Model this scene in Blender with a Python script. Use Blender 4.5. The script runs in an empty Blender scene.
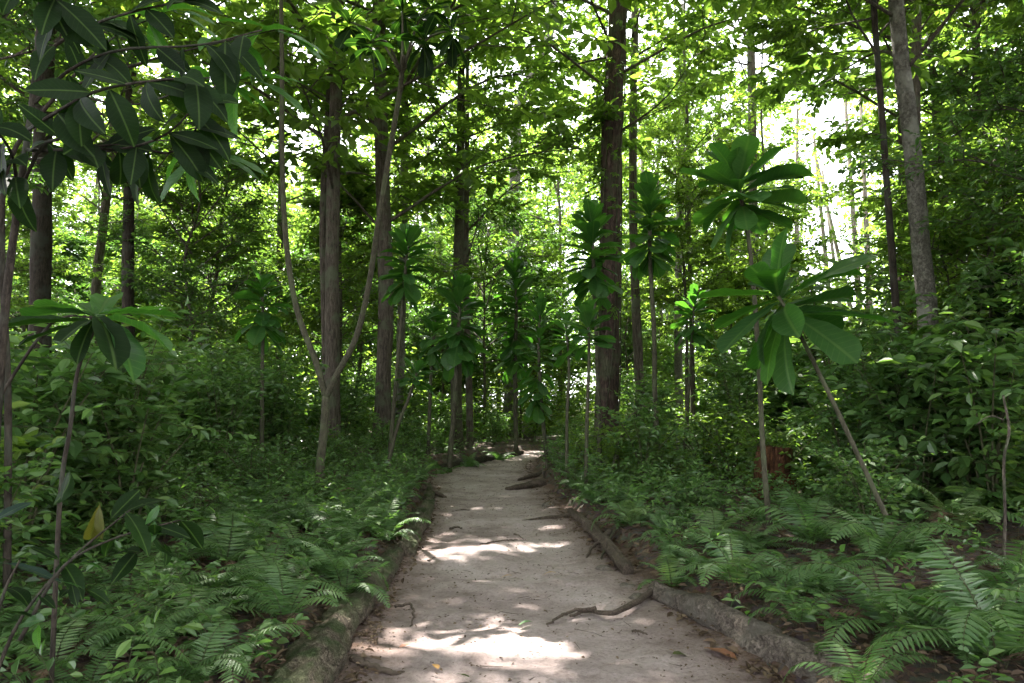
import bpy, math, random
import numpy as np
from mathutils import Matrix, Vector, noise as mnoise

SEED = 7
rng = np.random.default_rng(SEED)
random.seed(SEED)
R = math.radians
S = bpy.context.scene
COL = S.collection

# ------------------------------------------------------------------ camera
F = 740.0
PITCH = R(5.0)
CAMZ = 1.6
cam = bpy.data.cameras.new('camera')
camo = bpy.data.objects.new('camera', cam)
COL.objects.link(camo)
camo.location = (0, 0, CAMZ)
camo.rotation_euler = (R(90) + PITCH, 0, 0)
cam.sensor_width = 36
cam.lens = 36 * F / 1024
cam.clip_end = 3000
cam.clip_start = 0.05
S.camera = camo

def at(px, py, Y):
    u = (px - 512) / F; v = (341.5 - py) / F
    y = math.cos(PITCH) - v * math.sin(PITCH)
    z = math.sin(PITCH) + v * math.cos(PITCH)
    s = Y / y
    return np.array([u * s, Y, CAMZ + z * s])

def gr(px, py, z0=0.0):
    u = (px - 512) / F; v = (341.5 - py) / F
    y = math.cos(PITCH) - v * math.sin(PITCH)
    z = math.sin(PITCH) + v * math.cos(PITCH)
    s = (z0 - CAMZ) / z
    return np.array([u * s, y * s, z0])

# ------------------------------------------------------------------ render / world
S.view_settings.view_transform = 'Standard'
S.view_settings.look = 'None'
S.view_settings.gamma = 1
S.view_settings.use_curve_mapping = False
S.view_settings.exposure = 3.05
SUN_EL, SUN_AZ = R(60), R(-24)          # azimuth from +Y, negative = to the left
W = bpy.data.worlds.new('World'); S.world = W; W.use_nodes = True
nt = W.node_tree; bg = nt.nodes['Background']
sky = nt.nodes.new('ShaderNodeTexSky'); sky.sky_type = 'NISHITA'; sky.sun_disc = False
sky.sun_elevation = SUN_EL; sky.sun_rotation = SUN_AZ
sky.dust_density = 3.0; sky.air_density = 1.0
# thin bright cloud over the blue
wt = nt.nodes.new('ShaderNodeTexCoord'); wn = nt.nodes.new('ShaderNodeTexNoise'); wn.inputs['Scale'].default_value = 2.4; wn.inputs['Detail'].default_value = 5
nt.links.new(wt.outputs['Generated'], wn.inputs['Vector'])
wm = nt.nodes.new('ShaderNodeMapRange'); wm.inputs[1].default_value = .3; wm.inputs[2].default_value = .6; wm.inputs[3].default_value = .55; wm.inputs[4].default_value = 1.0
nt.links.new(wn.outputs[0], wm.inputs[0])
wx = nt.nodes.new('ShaderNodeMix'); wx.data_type = 'RGBA'; nt.links.new(wm.outputs[0], wx.inputs[0]); nt.links.new(sky.outputs[0], wx.inputs[6]); wx.inputs[7].default_value = (5.4, 5.45, 5.75, 1)
nt.links.new(wx.outputs[2], bg.inputs[0]); bg.inputs[1].default_value = 0.15
sd = bpy.data.lights.new('sun', 'SUN'); sd.energy = 4.3; sd.angle = R(0.53); sd.color = (1, .95, .86)
so = bpy.data.objects.new('sun', sd); COL.objects.link(so)
sv = Vector((math.sin(SUN_AZ) * math.cos(SUN_EL), math.cos(SUN_AZ) * math.cos(SUN_EL), math.sin(SUN_EL)))
so.rotation_euler = sv.to_track_quat('Z', 'Y').to_euler(); so.location = (0, 0, 60)

# ------------------------------------------------------------------ mesh builder
def norm(a):
    return a / np.maximum(np.linalg.norm(a, axis=-1, keepdims=True), 1e-9)

class MB:
    def __init__(s): s.V = []; s.Q = []; s.M = []; s.A = []; s.n = 0; s.SM = []
    def add(s, v, q, mat=0, rnd=None, smooth=False):
        v = np.asarray(v, float).reshape(-1, 3); q = np.asarray(q, int).reshape(-1, 4)
        s.V.append(v); s.Q.append(q + s.n); s.n += len(v)
        s.M.append(np.full(len(q), mat)); s.SM.append(np.full(len(q), smooth))
        s.A.append(np.full(len(q), 0.5) if rnd is None else np.asarray(rnd, float))
    def mesh(s, name, mats):
        V = np.concatenate(s.V); Q = np.concatenate(s.Q); M = np.concatenate(s.M); A = np.concatenate(s.A); SM = np.concatenate(s.SM)
        me = bpy.data.meshes.new(name)
        tri = Q[:, 3] < 0 if False else (Q[:, 3] == Q[:, 2])
        lt = np.where(tri, 3, 4)
        ls = np.concatenate([[0], np.cumsum(lt)[:-1]])
        mask = np.ones(Q.shape, bool); mask[tri, 3] = False
        loops = Q[mask]
        me.vertices.add(len(V)); me.vertices.foreach_set('co', V.astype(np.float32).ravel())
        me.loops.add(len(loops)); me.loops.foreach_set('vertex_index', loops.astype(np.int32))
        me.polygons.add(len(Q)); me.polygons.foreach_set('loop_start', ls.astype(np.int32))
        try: me.polygons.foreach_set('loop_total', lt.astype(np.int32))
        except Exception: pass
        for m in mats: me.materials.append(m)
        me.polygons.foreach_set('material_index', M.astype(np.int32))
        me.polygons.foreach_set('use_smooth', SM)
        at_ = me.attributes.new('rnd', 'FLOAT', 'FACE'); at_.data.foreach_set('value', A.astype(np.float32))
        me.update(calc_edges=True); me.validate()
        return me

def obj(name, me, parent=None, loc=None):
    o = bpy.data.objects.new(name, me); COL.objects.link(o)
    if parent is not None: o.parent = parent
    if loc is not None: o.location = loc
    return o

def tag(o, label=None, cat=None, group=None, kind=None):
    if label: o['label'] = label
    if cat: o['category'] = cat
    if group: o['group'] = group
    if kind: o['kind'] = kind
    return o

def thing(name, loc, label, cat, group=None, rz=0, sc=1):
    o = bpy.data.objects.new(name, None); COL.objects.link(o)
    o.location = loc; o.rotation_euler = (0, 0, rz); o.scale = (sc, sc, sc); o.empty_display_size = .2
    return tag(o, label, cat, group)

def catmull(P, n):
    P = np.asarray(P, float)
    if len(P) == 2:
        t = np.linspace(0, 1, n)[:, None]; return P[0] * (1 - t) + P[1] * t
    Q = np.vstack([2 * P[0] - P[1], P, 2 * P[-1] - P[-2]])
    out = []
    for t in np.linspace(0, len(P) - 1 - 1e-6, n):
        i = int(t); f = t - i; a, b, c, d = Q[i:i + 4]
        out.append(.5 * ((2 * b) + (-a + c) * f + (2 * a - 5 * b + 4 * c - d) * f * f + (-a + 3 * b - 3 * c + d) * f ** 3))
    return np.array(out)

def tube(mb, P, r, k=8, mat=0, rough=0.0, flare=0, seed=0, cap=True, rnd=None):
    P = np.asarray(P, float); r = np.broadcast_to(np.asarray(r, float), (len(P),)).copy()
    T = norm(np.gradient(P, axis=0))
    ref = np.array([0, 0, 1.]) if abs(T[0][2]) < .8 else np.array([1., 0, 0])
    X = norm(np.cross(ref, T)); Yv = np.cross(T, X)
    a = np.linspace(0, 2 * math.pi, k, endpoint=False)
    rr = r[:, None] * np.ones((1, k))
    if rough:
        L = np.concatenate([[0], np.cumsum(np.linalg.norm(np.diff(P, axis=0), axis=1))])
        for i in range(len(P)):
            for j in range(k):
                n1 = mnoise.noise((math.cos(a[j]) * 1.4 + seed * 7.1, math.sin(a[j]) * 1.4, L[i] * .9 / max(.3, r[0] * 4)))
                n2 = mnoise.noise((math.cos(a[j]) * 4 + seed * 3.1, math.sin(a[j]) * 4, L[i] * 2.4))
                n3_ = mnoise.noise((math.cos(a[j]) * 2.2 + seed * 5.1, math.sin(a[j]) * 2.2, L[i] * 9)) if k > 20 else 0
                rr[i, j] *= 1 + rough * (n1 * 1.1 + n2 * .6 + n3_ * .55)
    if flare:
        L = np.concatenate([[0], np.cumsum(np.linalg.norm(np.diff(P, axis=0), axis=1))])
        fl = np.exp(-L / (r[0] * 2.6))[:, None]
        rr *= 1 + flare * fl * (1 + .55 * np.cos(a * 5 + seed) + .3 * np.cos(a * 3 + seed * 2))[None, :]
    V = P[:, None, :] + rr[..., None] * (np.cos(a)[None, :, None] * X[:, None, :] + np.sin(a)[None, :, None] * Yv[:, None, :])
    n = len(P); i = np.arange(n - 1)[:, None] * k; j = np.arange(k)[None, :]; j2 = (j + 1) % k
    q = np.stack([i + j, i + j2, i + k + j2, i + k + j], -1).reshape(-1, 4)
    V = V.reshape(-1, 3)
    if cap:
        c0 = len(V); V = np.vstack([V, P[:1] , P[-1:]])
        jj = np.arange(k)
        e1 = np.stack([np.full(k, c0), (jj + 1) % k, jj, jj], -1)
        e2 = np.stack([np.full(k, c0 + 1), (n - 1) * k + jj, (n - 1) * k + (jj + 1) % k, (n - 1) * k + (jj + 1) % k], -1)
        q = np.vstack([q, e1, e2])
    mb.add(V, q, mat, None if rnd is None else np.full(len(q), rnd), smooth=True)

def sticks(mb, A, B, r, mat=0):
    """many thin three-sided prisms from A to B"""
    A = np.asarray(A); B = np.asarray(B); n = len(A)
    if n == 0: return
    T = norm(B - A); ref = np.where(np.abs(T[:, 2:3]) < .8, np.array([[0, 0, 1.]]), np.array([[1., 0, 0]]))
    X = norm(np.cross(ref, T)); Y = np.cross(T, X)
    r = np.broadcast_to(np.asarray(r, float), (n,))[:, None]
    vs = []
    for P, f in ((A, 1), (B, .55)):
        for k in range(3):
            c, s_ = math.cos(k * 2.0944), math.sin(k * 2.0944)
            vs.append(P + r * f * (c * X + s_ * Y))
    V = np.stack(vs, 1).reshape(-1, 3)
    b = np.arange(n)[:, None, None] * 6
    q = (b + np.array([[0, 1, 4, 3], [1, 2, 5, 4], [2, 0, 3, 5]])[None]).reshape(-1, 4)
    mb.add(V, q, mat)

LT = np.array([[0, 0, 0], [-.36, .28, .07], [-.42, .62, .05], [0, 1, -.14], [.42, .62, .05], [.36, .28, .07]])
LQ = np.array([[0, 3, 2, 1], [0, 5, 4, 3]])
def leaves(mb, P, D, U, L, Wd, mat=0, rg=rng, lt=LT, lq=LQ):
    """leaf blades: position, direction, up, length, width"""
    D = norm(D); X = norm(np.cross(D, U)); Z = np.cross(X, D)
    n = len(P); L = np.broadcast_to(np.asarray(L, float), (n,)); Wd = np.broadcast_to(np.asarray(Wd, float), (n,))
    V = (P[:, None, :] + X[:, None, :] * (lt[None, :, 0, None] * Wd[:, None, None])
         + D[:, None, :] * (lt[None, :, 1, None] * L[:, None, None])
         + Z[:, None, :] * (lt[None, :, 2, None] * L[:, None, None]))
    q = (np.arange(n)[:, None, None] * len(lt) + lq[None]).reshape(-1, 4)
    rv = np.repeat(rg.random(n), len(lq))
    mb.add(V.reshape(-1, 3), q, mat, rv)

def sprays(mb, P, T, tl, nl, ll, lw, rg, mat=1, smat=0, droop=.25, stick=.006, ups=.35):
    """a twig from each P along T (unit) of length tl, carrying nl leaves alternately"""
    P = np.asarray(P); T = norm(np.asarray(T)); n = len(P)
    tl = np.broadcast_to(np.asarray(tl, float), (n,))
    B = P + T * tl[:, None]; B[:, 2] -= droop * .4 * tl
    if stick: sticks(mb, P, B, stick, smat)
    up = np.array([0, 0, 1.])
    side = norm(np.cross(T, up) + 1e-4)
    s = (np.arange(nl) + .7) / nl
    PP = P[:, None, :] + (B - P)[:, None, :] * s[None, :, None]
    sg = np.where(np.arange(nl) % 2 == 0, 1., -1.)
    fw = .25 + .9 * s ** 2
    Dd = side[:, None, :] * sg[None, :, None] * (1.1 - .6 * s)[None, :, None] + T[:, None, :] * fw[None, :, None]
    Dd = Dd + rg.normal(0, .28, Dd.shape); Dd[..., 2] -= droop
    Uu = up + rg.normal(0, ups, Dd.shape)
    m = n * nl
    sc = rg.uniform(.6, 1.2, m)
    leaves(mb, PP.reshape(-1, 3), Dd.reshape(-1, 3), Uu.reshape(-1, 3), ll * sc, lw * sc * rg.uniform(.8, 1.15, m), mat, rg)

# ------------------------------------------------------------------ materials
def mat(name):
    m = bpy.data.materials.new(name); m.use_nodes = True
    n = m.node_tree.nodes; l = m.node_tree.links
    return m, n, l, n['Principled BSDF'], n['Material Output']

def ramp(n, pts):
    r = n.new('ShaderNodeValToRGB')
    while len(r.color_ramp.elements) < len(pts): r.color_ramp.elements.new(.5)
    for e, (p, c) in zip(r.color_ramp.elements, pts): e.position = p; e.color = (*c, 1)
    return r

def leaf_mat(name, cols, tr=.4, trc=(1.6, 1.9, .7), rough=.42, spec=.5, veins=False, lateral=.6):
    m, n, l, b, out = mat(name)
    a = n.new('ShaderNodeAttribute'); a.attribute_name = 'rnd'
    oi = n.new('ShaderNodeObjectInfo')
    ad = n.new('ShaderNodeMath'); ad.operation = 'MULTIPLY_ADD'
    l.new(oi.outputs['Random'], ad.inputs[0]); ad.inputs[1].default_value = .35; 
    sc = n.new('ShaderNodeMath'); sc.operation = 'MULTIPLY'; l.new(a.outputs['Fac'], sc.inputs[0]); sc.inputs[1].default_value = .7
    l.new(sc.outputs[0], ad.inputs[2])
    k = len(cols)
    r = ramp(n, [(i / (k - 1) if k > 1 else 0, c) for i, c in enumerate(cols)])
    l.new(ad.outputs[0], r.inputs[0])
    col = r.outputs[0]
    if veins:
        uv = n.new('ShaderNodeUVMap'); sp = n.new('ShaderNodeSeparateXYZ'); l.new(uv.outputs[0], sp.inputs[0])
        # lateral veins: sin((v - |u|*k)*f)
        ab = n.new('ShaderNodeMath'); ab.operation = 'ABSOLUTE'; l.new(sp.outputs[0], ab.inputs[0])
        m1 = n.new('ShaderNodeMath'); m1.operation = 'MULTIPLY_ADD'; l.new(ab.outputs[0], m1.inputs[0]); m1.inputs[1].default_value = -.16; l.new(sp.outputs[1], m1.inputs[2])
        m2 = n.new('ShaderNodeMath'); m2.operation = 'MULTIPLY'; l.new(m1.outputs[0], m2.inputs[0]); m2.inputs[1].default_value = 78
        m3 = n.new('ShaderNodeMath'); m3.operation = 'SINE'; l.new(m2.outputs[0], m3.inputs[0])
        m4 = n.new('ShaderNodeMapRange'); l.new(m3.outputs[0], m4.inputs[0]); m4.inputs[1].default_value = .82; m4.inputs[2].default_value = 1; m4.inputs[4].default_value = lateral
        mid = n.new('ShaderNodeMapRange'); l.new(ab.outputs[0], mid.inputs[0]); mid.inputs[1].default_value = .09; mid.inputs[2].default_value = .03
        mx = n.new('ShaderNodeMath'); mx.operation = 'MAXIMUM'; l.new(m4.outputs[0], mx.inputs[0]); l.new(mid.outputs[0], mx.inputs[1])
        mc = n.new('ShaderNodeMix'); mc.data_type = 'RGBA'; sc2 = n.new('ShaderNodeMath'); sc2.operation = 'MULTIPLY'
        l.new(mx.outputs[0], sc2.inputs[0]); sc2.inputs[1].default_value = .22; l.new(sc2.outputs[0], mc.inputs[0])
        l.new(col, mc.inputs[6]); mc.inputs[7].default_value = (.16, .24, .08, 1); col = mc.outputs[2]
        bp = n.new('ShaderNodeBump'); bp.inputs['Strength'].default_value = .35; bp.inputs['Distance'].default_value = .004
        l.new(mx.outputs[0], bp.inputs['Height']); l.new(bp.outputs[0], b.inputs['Normal'])
    nz = n.new('ShaderNodeTexNoise'); nz.inputs['Scale'].default_value = 9; 
    tc = n.new('ShaderNodeTexCoord'); l.new(tc.outputs['Object'], nz.inputs['Vector'])
    mm = n.new('ShaderNodeMix'); mm.data_type = 'RGBA'; mm.blend_type = 'MULTIPLY'; mm.inputs[0].default_value = .35
    rr = ramp(n, [(.3, (.7, .75, .7)), (.7, (1.3, 1.25, 1.1))]); l.new(nz.outputs[0], rr.inputs[0])
    l.new(col, mm.inputs[6]); l.new(rr.outputs[0], mm.inputs[7]); col = mm.outputs[2]
    l.new(col, b.inputs['Base Color']); b.inputs['Roughness'].default_value = rough
    b.inputs['Specular IOR Level'].default_value = spec
    t = n.new('ShaderNodeBsdfTranslucent')
    tm = n.new('ShaderNodeMix'); tm.data_type = 'RGBA'; tm.blend_type = 'MULTIPLY'; tm.inputs[0].default_value = 1
    l.new(col, tm.inputs[6]); tm.inputs[7].default_value = (*trc, 1); tm.clamp_result = False
    l.new(tm.outputs[2], t.inputs[0])
    mix = n.new('ShaderNodeMixShader'); mix.inputs[0].default_value = tr
    l.new(b.outputs[0], mix.inputs[1]); l.new(t.outputs[0], mix.inputs[2]); l.new(mix.outputs[0], out.inputs[0])
    return m

def bark_mat(name, c1, c2, c3=None, scale=1.0, stretch=.22, bump=.6, moss=None, cracks=.75):
    m, n, l, b, out = mat(name)
    tc = n.new('ShaderNodeTexCoord'); mp = n.new('ShaderNodeMapping'); mp.inputs['Scale'].default_value = (1, 1, stretch)
    l.new(tc.outputs['Object'], mp.inputs[0])
    n1 = n.new('ShaderNodeTexNoise'); n1.inputs['Scale'].default_value = 16 * scale; n1.inputs['Detail'].default_value = 6; n1.inputs['Roughness'].default_value = .7
    l.new(mp.outputs[0], n1.inputs['Vector'])
    n2 = n.new('ShaderNodeTexNoise'); n2.inputs['Scale'].default_value = 2.2 * scale; n2.inputs['Detail'].default_value = 4
    l.new(tc.outputs['Object'], n2.inputs['Vector'])
    r1 = ramp(n, [(.35, c1), (.65, c2)]); l.new(n1.outputs[0], r1.inputs[0])
    vo = n.new('ShaderNodeTexVoronoi'); vo.feature = 'DISTANCE_TO_EDGE'; vo.inputs['Scale'].default_value = 13 * scale
    wr = n.new('ShaderNodeMix'); wr.data_type = 'RGBA'; wr.blend_type = 'LINEAR_LIGHT'; wr.inputs[0].default_value = .12; l.new(mp.outputs[0], wr.inputs[6]); l.new(n1.outputs['Color'], wr.inputs[7]); l.new(wr.outputs[2], vo.inputs['Vector'])
    rv = ramp(n, [(0, (.3, .28, .26)), (.10, (1, 1, 1))]); l.new(vo.outputs['Distance'], rv.inputs[0])
    r1m = n.new('ShaderNodeMix'); r1m.data_type = 'RGBA'; r1m.blend_type = 'MULTIPLY'; r1m.inputs[0].default_value = cracks; l.new(r1.outputs[0], r1m.inputs[6]); l.new(rv.outputs[0], r1m.inputs[7])
    r1 = r1m
    r2 = ramp(n, [(.5, (0, 0, 0)), (.62, (1, 1, 1))]); l.new(n2.outputs[0], r2.inputs[0])
    mx = n.new('ShaderNodeMix'); mx.data_type = 'RGBA'; sc = n.new('ShaderNodeMath'); sc.operation = 'MULTIPLY'; sc.inputs[1].default_value = .7
    l.new(r2.outputs[0], sc.inputs[0]); l.new(sc.outputs[0], mx.inputs[0]); l.new(r1.outputs[2], mx.inputs[6]); mx.inputs[7].default_value = (*(c3 or c2), 1)
    col = mx.outputs[2]
    if moss:
        g = n.new('ShaderNodeNewGeometry'); sp = n.new('ShaderNodeSeparateXYZ'); l.new(g.outputs['Normal'], sp.inputs[0])
        n3 = n.new('ShaderNodeTexNoise'); n3.inputs['Scale'].default_value = 5; n3.inputs['Detail'].default_value = 5; l.new(tc.outputs['Object'], n3.inputs['Vector'])
        ma = n.new('ShaderNodeMath'); ma.operation = 'MULTIPLY'; mr = n.new('ShaderNodeMapRange'); l.new(sp.outputs[2], mr.inputs[0]); mr.inputs[1].default_value = .1; mr.inputs[2].default_value = .8
        r3 = ramp(n, [(.42, (0, 0, 0)), (.6, (1, 1, 1))]); l.new(n3.outputs[0], r3.inputs[0])
        l.new(mr.outputs[0], ma.inputs[0]); l.new(r3.outputs[0], ma.inputs[1])
        m5 = n.new('ShaderNodeMix'); m5.data_type = 'RGBA'; l.new(ma.outputs[0], m5.inputs[0]); l.new(col, m5.inputs[6]); m5.inputs[7].default_value = (*moss, 1); col = m5.outputs[2]
    l.new(col, b.inputs['Base Color']); b.inputs['Roughness'].default_value = .9; b.inputs['Specular IOR Level'].default_value = .2
    bp = n.new('ShaderNodeBump'); bp.inputs['Strength'].default_value = bump; bp.inputs['Distance'].default_value = .03
    hm = n.new('ShaderNodeMath'); hm.operation = 'MULTIPLY_ADD'; l.new(rv.outputs[0], hm.inputs[0]); hm.inputs[1].default_value = .7 * cracks; l.new(n1.outputs[0], hm.inputs[2])
    l.new(hm.outputs[0], bp.inputs['Height']); l.new(bp.outputs[0], b.inputs['Normal'])
    return m

M = {}
M['canopy'] = leaf_mat('canopy_leaf', [(.05, .096, .024), (.08, .14, .034), (.125, .19, .044)], tr=.6, trc=(2.2, 2.2, 1.0))
M['under'] = leaf_mat('understorey_leaf', [(.032, .07, .02), (.052, .107, .03), (.085, .15, .042)], tr=.45, trc=(1.9, 2.1, .9))
M['shrub'] = leaf_mat('shrub_leaf', [(.034, .076, .022), (.056, .116, .034), (.088, .165, .046), (.125, .195, .056)], tr=.4, trc=(1.8, 2.0, .85), rough=.38)
M['dark'] = leaf_mat('dark_leaf', [(.018, .045, .018), (.03, .07, .022), (.045, .095, .026)], tr=.3, trc=(1.8, 2.2, .8), rough=.3, spec=.6)
M['fern'] = leaf_mat('fern_leaf', [(.038, .088, .028), (.06, .12, .036), (.09, .155, .048)], tr=.35, trc=(1.6, 1.9, .8), rough=.45)
M['fernpale'] = leaf_mat('pale_fern_leaf', [(.075, .13, .045), (.11, .17, .06)], tr=.35, trc=(1.5, 1.6, .8), rough=.5)
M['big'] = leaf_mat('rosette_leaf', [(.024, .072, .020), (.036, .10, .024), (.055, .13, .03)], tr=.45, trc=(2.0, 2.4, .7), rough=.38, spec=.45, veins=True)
M['bigshaded'] = leaf_mat('painted_shade_leaf', [(.005, .012, .004), (.008, .019, .006), (.013, .030, .008)], tr=.35, trc=(2.2, 3.0, .8), rough=.6, spec=.12, lateral=.12, veins=True)  # near-black: shade of the silhouetted leaves is put into the base colour
M['bigmid'] = leaf_mat('rosette_leaf_shaded', [(.018, .055, .014), (.028, .075, .018), (.04, .10, .022)], tr=.48, trc=(2.2, 2.8, .8), rough=.45, spec=.3, veins=True, lateral=.4)  # darker copy of the rosette leaf, with shade put into its colour
M['yellow'] = leaf_mat('yellowing_leaf', [(.04, .06, .014), (.10, .09, .018)], tr=.4, trc=(1.6, 1.5, .5), veins=True)
M['greyleaf'] = leaf_mat('blue_grey_leaf', [(.012, .026, .022), (.016, .032, .027)], tr=.2, rough=.5, spec=.25, lateral=.2, veins=True)
M['litter'] = leaf_mat('dead_leaf', [(.035, .024, .016), (.075, .05, .034), (.13, .095, .065), (.09, .05, .033)], tr=.1, trc=(1.2, 1, .8), rough=.8, spec=.15)
M['vine'] = leaf_mat('vine_leaf', [(.06, .13, .02), (.11, .19, .03)], tr=.5, trc=(2.0, 2.0, .6))
M['bark'] = bark_mat('brown_bark', (.05, .04, .032), (.17, .14, .11), (.12, .14, .085), scale=1.5, stretch=.14, bump=.9)
M['barkred'] = bark_mat('red_brown_bark', (.035, .024, .02), (.12, .08, .065), (.08, .09, .05), bump=.9)
M['barkgrey'] = bark_mat('pale_grey_bark', (.09, .085, .068), (.21, .195, .16), (.27, .27, .22), scale=1.3, stretch=.8, bump=.8)
M['barkthin'] = bark_mat('sapling_bark', (.036, .034, .021), (.095, .088, .058), (.075, .088, .045), scale=2, stretch=.3, bump=.3)
M['barkdark'] = bark_mat('dark_bark', (.02, .016, .012), (.06, .048, .036), (.05, .055, .04), scale=1.5)
M['twig'] = bark_mat('green_twig', (.05, .05, .025), (.10, .10, .05), scale=3)
M['log'] = bark_mat('mossy_log', (.06, .046, .034), (.20, .165, .12), (.12, .125, .07), scale=1.6, stretch=1, bump=1.0, moss=(.05, .068, .025))
M['logbare'] = bark_mat('bare_log', (.085, .068, .056), (.26, .215, .18), (.18, .16, .135), scale=1.8, stretch=1, bump=1.0)
M['root'] = bark_mat('root_wood', (.045, .034, .026), (.13, .10, .078), scale=3, stretch=1)
M['stump'] = bark_mat('rotten_stump', (.04, .018, .010), (.16, .07, .03), (.10, .05, .025), scale=1.2, stretch=.2, bump=1)
M['stone'] = bark_mat('stone', (.07, .06, .05), (.20, .17, .145), scale=2, stretch=1)

# path dirt
m, n, l, b, out = mat('packed_sandy_dirt'); M['dirt'] = m
tc = n.new('ShaderNodeTexCoord')
n1 = n.new('ShaderNodeTexNoise'); n1.inputs['Scale'].default_value = .9; n1.inputs['Detail'].default_value = 8; n1.inputs['Roughness'].default_value = .62; l.new(tc.outputs['Object'], n1.inputs['Vector'])
n2 = n.new('ShaderNodeTexNoise'); n2.inputs['Scale'].default_value = 34; n2.inputs['Detail'].default_value = 6; n2.inputs['Roughness'].default_value = .75; l.new(tc.outputs['Object'], n2.inputs['Vector'])
n3 = n.new('ShaderNodeTexNoise'); n3.inputs['Scale'].default_value = 4.5; n3.inputs['Detail'].default_value = 6; n3.inputs['Roughness'].default_value = .7; l.new(tc.outputs['Object'], n3.inputs['Vector'])
r1 = ramp(n, [(.32, (.21, .165, .155)), (.5, (.335, .272, .262)), (.68, (.41, .345, .335))]); l.new(n1.outputs[0], r1.inputs[0])
r2 = ramp(n, [(.33, (.45, .42, .40)), (.5, (1, 1, 1)), (.7, (1.2, 1.2, 1.2))]); l.new(n2.outputs[0], r2.inputs[0])
mx = n.new('ShaderNodeMix'); mx.data_type = 'RGBA'; mx.blend_type = 'MULTIPLY'; mx.inputs[0].default_value = .55; l.new(r1.outputs[0], mx.inputs[6]); l.new(r2.outputs[0], mx.inputs[7])
r3 = ramp(n, [(.3, (.55, .50, .46)), (.48, (1, 1, 1))]); l.new(n3.outputs[0], r3.inputs[0])
mx2 = n.new('ShaderNodeMix'); mx2.data_type = 'RGBA'; mx2.blend_type = 'MULTIPLY'; mx2.inputs[0].default_value = .7; l.new(mx.outputs[2], mx2.inputs[6]); l.new(r3.outputs[0], mx2.inputs[7])
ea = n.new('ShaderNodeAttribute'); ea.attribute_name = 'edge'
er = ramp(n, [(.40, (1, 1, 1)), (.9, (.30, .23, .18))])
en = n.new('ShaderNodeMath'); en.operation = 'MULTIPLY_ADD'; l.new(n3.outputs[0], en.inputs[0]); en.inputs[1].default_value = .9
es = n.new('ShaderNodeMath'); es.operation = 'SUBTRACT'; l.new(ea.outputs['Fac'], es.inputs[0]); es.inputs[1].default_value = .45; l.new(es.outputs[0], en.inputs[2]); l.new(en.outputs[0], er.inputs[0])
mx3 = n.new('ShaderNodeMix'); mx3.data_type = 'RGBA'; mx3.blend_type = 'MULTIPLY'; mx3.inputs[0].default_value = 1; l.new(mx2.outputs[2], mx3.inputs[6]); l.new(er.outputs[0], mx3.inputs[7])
l.new(mx3.outputs[2], b.inputs['Base Color']); b.inputs['Roughness'].default_value = .95; b.inputs['Specular IOR Level'].default_value = .15
ms = n.new('ShaderNodeMath'); ms.operation = 'MULTIPLY_ADD'; l.new(n3.outputs[0], ms.inputs[0]); ms.inputs[1].default_value = 2.2; l.new(n2.outputs[0], ms.inputs[2])
bp = n.new('ShaderNodeBump'); bp.inputs['Strength'].default_value = .85; bp.inputs['Distance'].default_value = .03; l.new(ms.outputs[0], bp.inputs['Height']); l.new(bp.outputs[0], b.inputs['Normal'])

m, n, l, b, out = mat('forest_soil'); M['soil'] = m
tc = n.new('ShaderNodeTexCoord')
n1 = n.new('ShaderNodeTexNoise'); n1.inputs['Scale'].default_value = 14; n1.inputs['Detail'].default_value = 8; n1.inputs['Roughness'].default_value = .8; l.new(tc.outputs['Object'], n1.inputs['Vector'])
v1 = n.new('ShaderNodeTexVoronoi'); v1.inputs['Scale'].default_value = 16; l.new(tc.outputs['Object'], v1.inputs['Vector'])
r1 = ramp(n, [(.3, (.025, .018, .012)), (.5, (.075, .05, .035)), (.7, (.15, .11, .075))]); l.new(n1.outputs[0], r1.inputs[0])
mx = n.new('ShaderNodeMix'); mx.data_type = 'RGBA'; mx.blend_type = 'MULTIPLY'; mx.inputs[0].default_value = .5; l.new(r1.outputs[0], mx.inputs[6]); l.new(v1.outputs['Color'], mx.inputs[7])
l.new(mx.outputs[2], b.inputs['Base Color']); b.inputs['Roughness'].default_value = .95
bp = n.new('ShaderNodeBump'); bp.inputs['Strength'].default_value = .9; bp.inputs['Distance'].default_value = .03; l.new(n1.outputs[0], bp.inputs['Height']); l.new(bp.outputs[0], b.inputs['Normal'])

# ------------------------------------------------------------------ path & ground
EL = [(300, 760), (345, 683), (362, 640), (385, 595), (408, 560), (424, 530), (431, 505), (432, 488), (428, 478), (440, 470), (470, 463)]
ER = [(880, 760), (770, 683), (705, 630), (645, 585), (604, 550), (572, 522), (552, 503), (540, 490), (532, 478), (530, 468), (532, 460)]
ELw = np.array([gr(*p)[:2] for p in EL]); ERw = np.array([gr(*p)[:2] for p in ER])
ys = np.concatenate([np.arange(-12, 24, .1), np.arange(24, 60, .4)])
def edge_x(E, y):
    o = np.argsort(E[:, 1]); return np.interp(y, E[o, 1], E[o, 0])
def path_lr(y):
    y = np.asarray(y, float)
    l_ = edge_x(ELw, y); r_ = edge_x(ERw, y)
    bend = np.maximum(y - 22, 0) ** 1.7 * .13
    return l_ + bend, r_ + bend
def nz(x, y, s, o=0.): return mnoise.noise((x * s + o, y * s + 3.3, o))
def out_dist(x, y):
    l_, r_ = path_lr(y); return float(max(l_ - x, x - r_))
def ground_h(x, y):
    d = out_dist(x, y) + .16 * nz(x, y, 2.2) + .06 * nz(x, y, 7)
    t = min(max((d + .1) / .55, 0), 1); t = t * t * (3 - 2 * t)
    far = min(max((d - 1) / 8, 0), 1)
    h = -.16 + .34 * t + .05 * nz(x, y, .8, 5) * t + .02 * nz(x, y, 5, 9) * t + far * .25 + far * .35 * nz(x, y, .12, 2)
    return h

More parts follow.
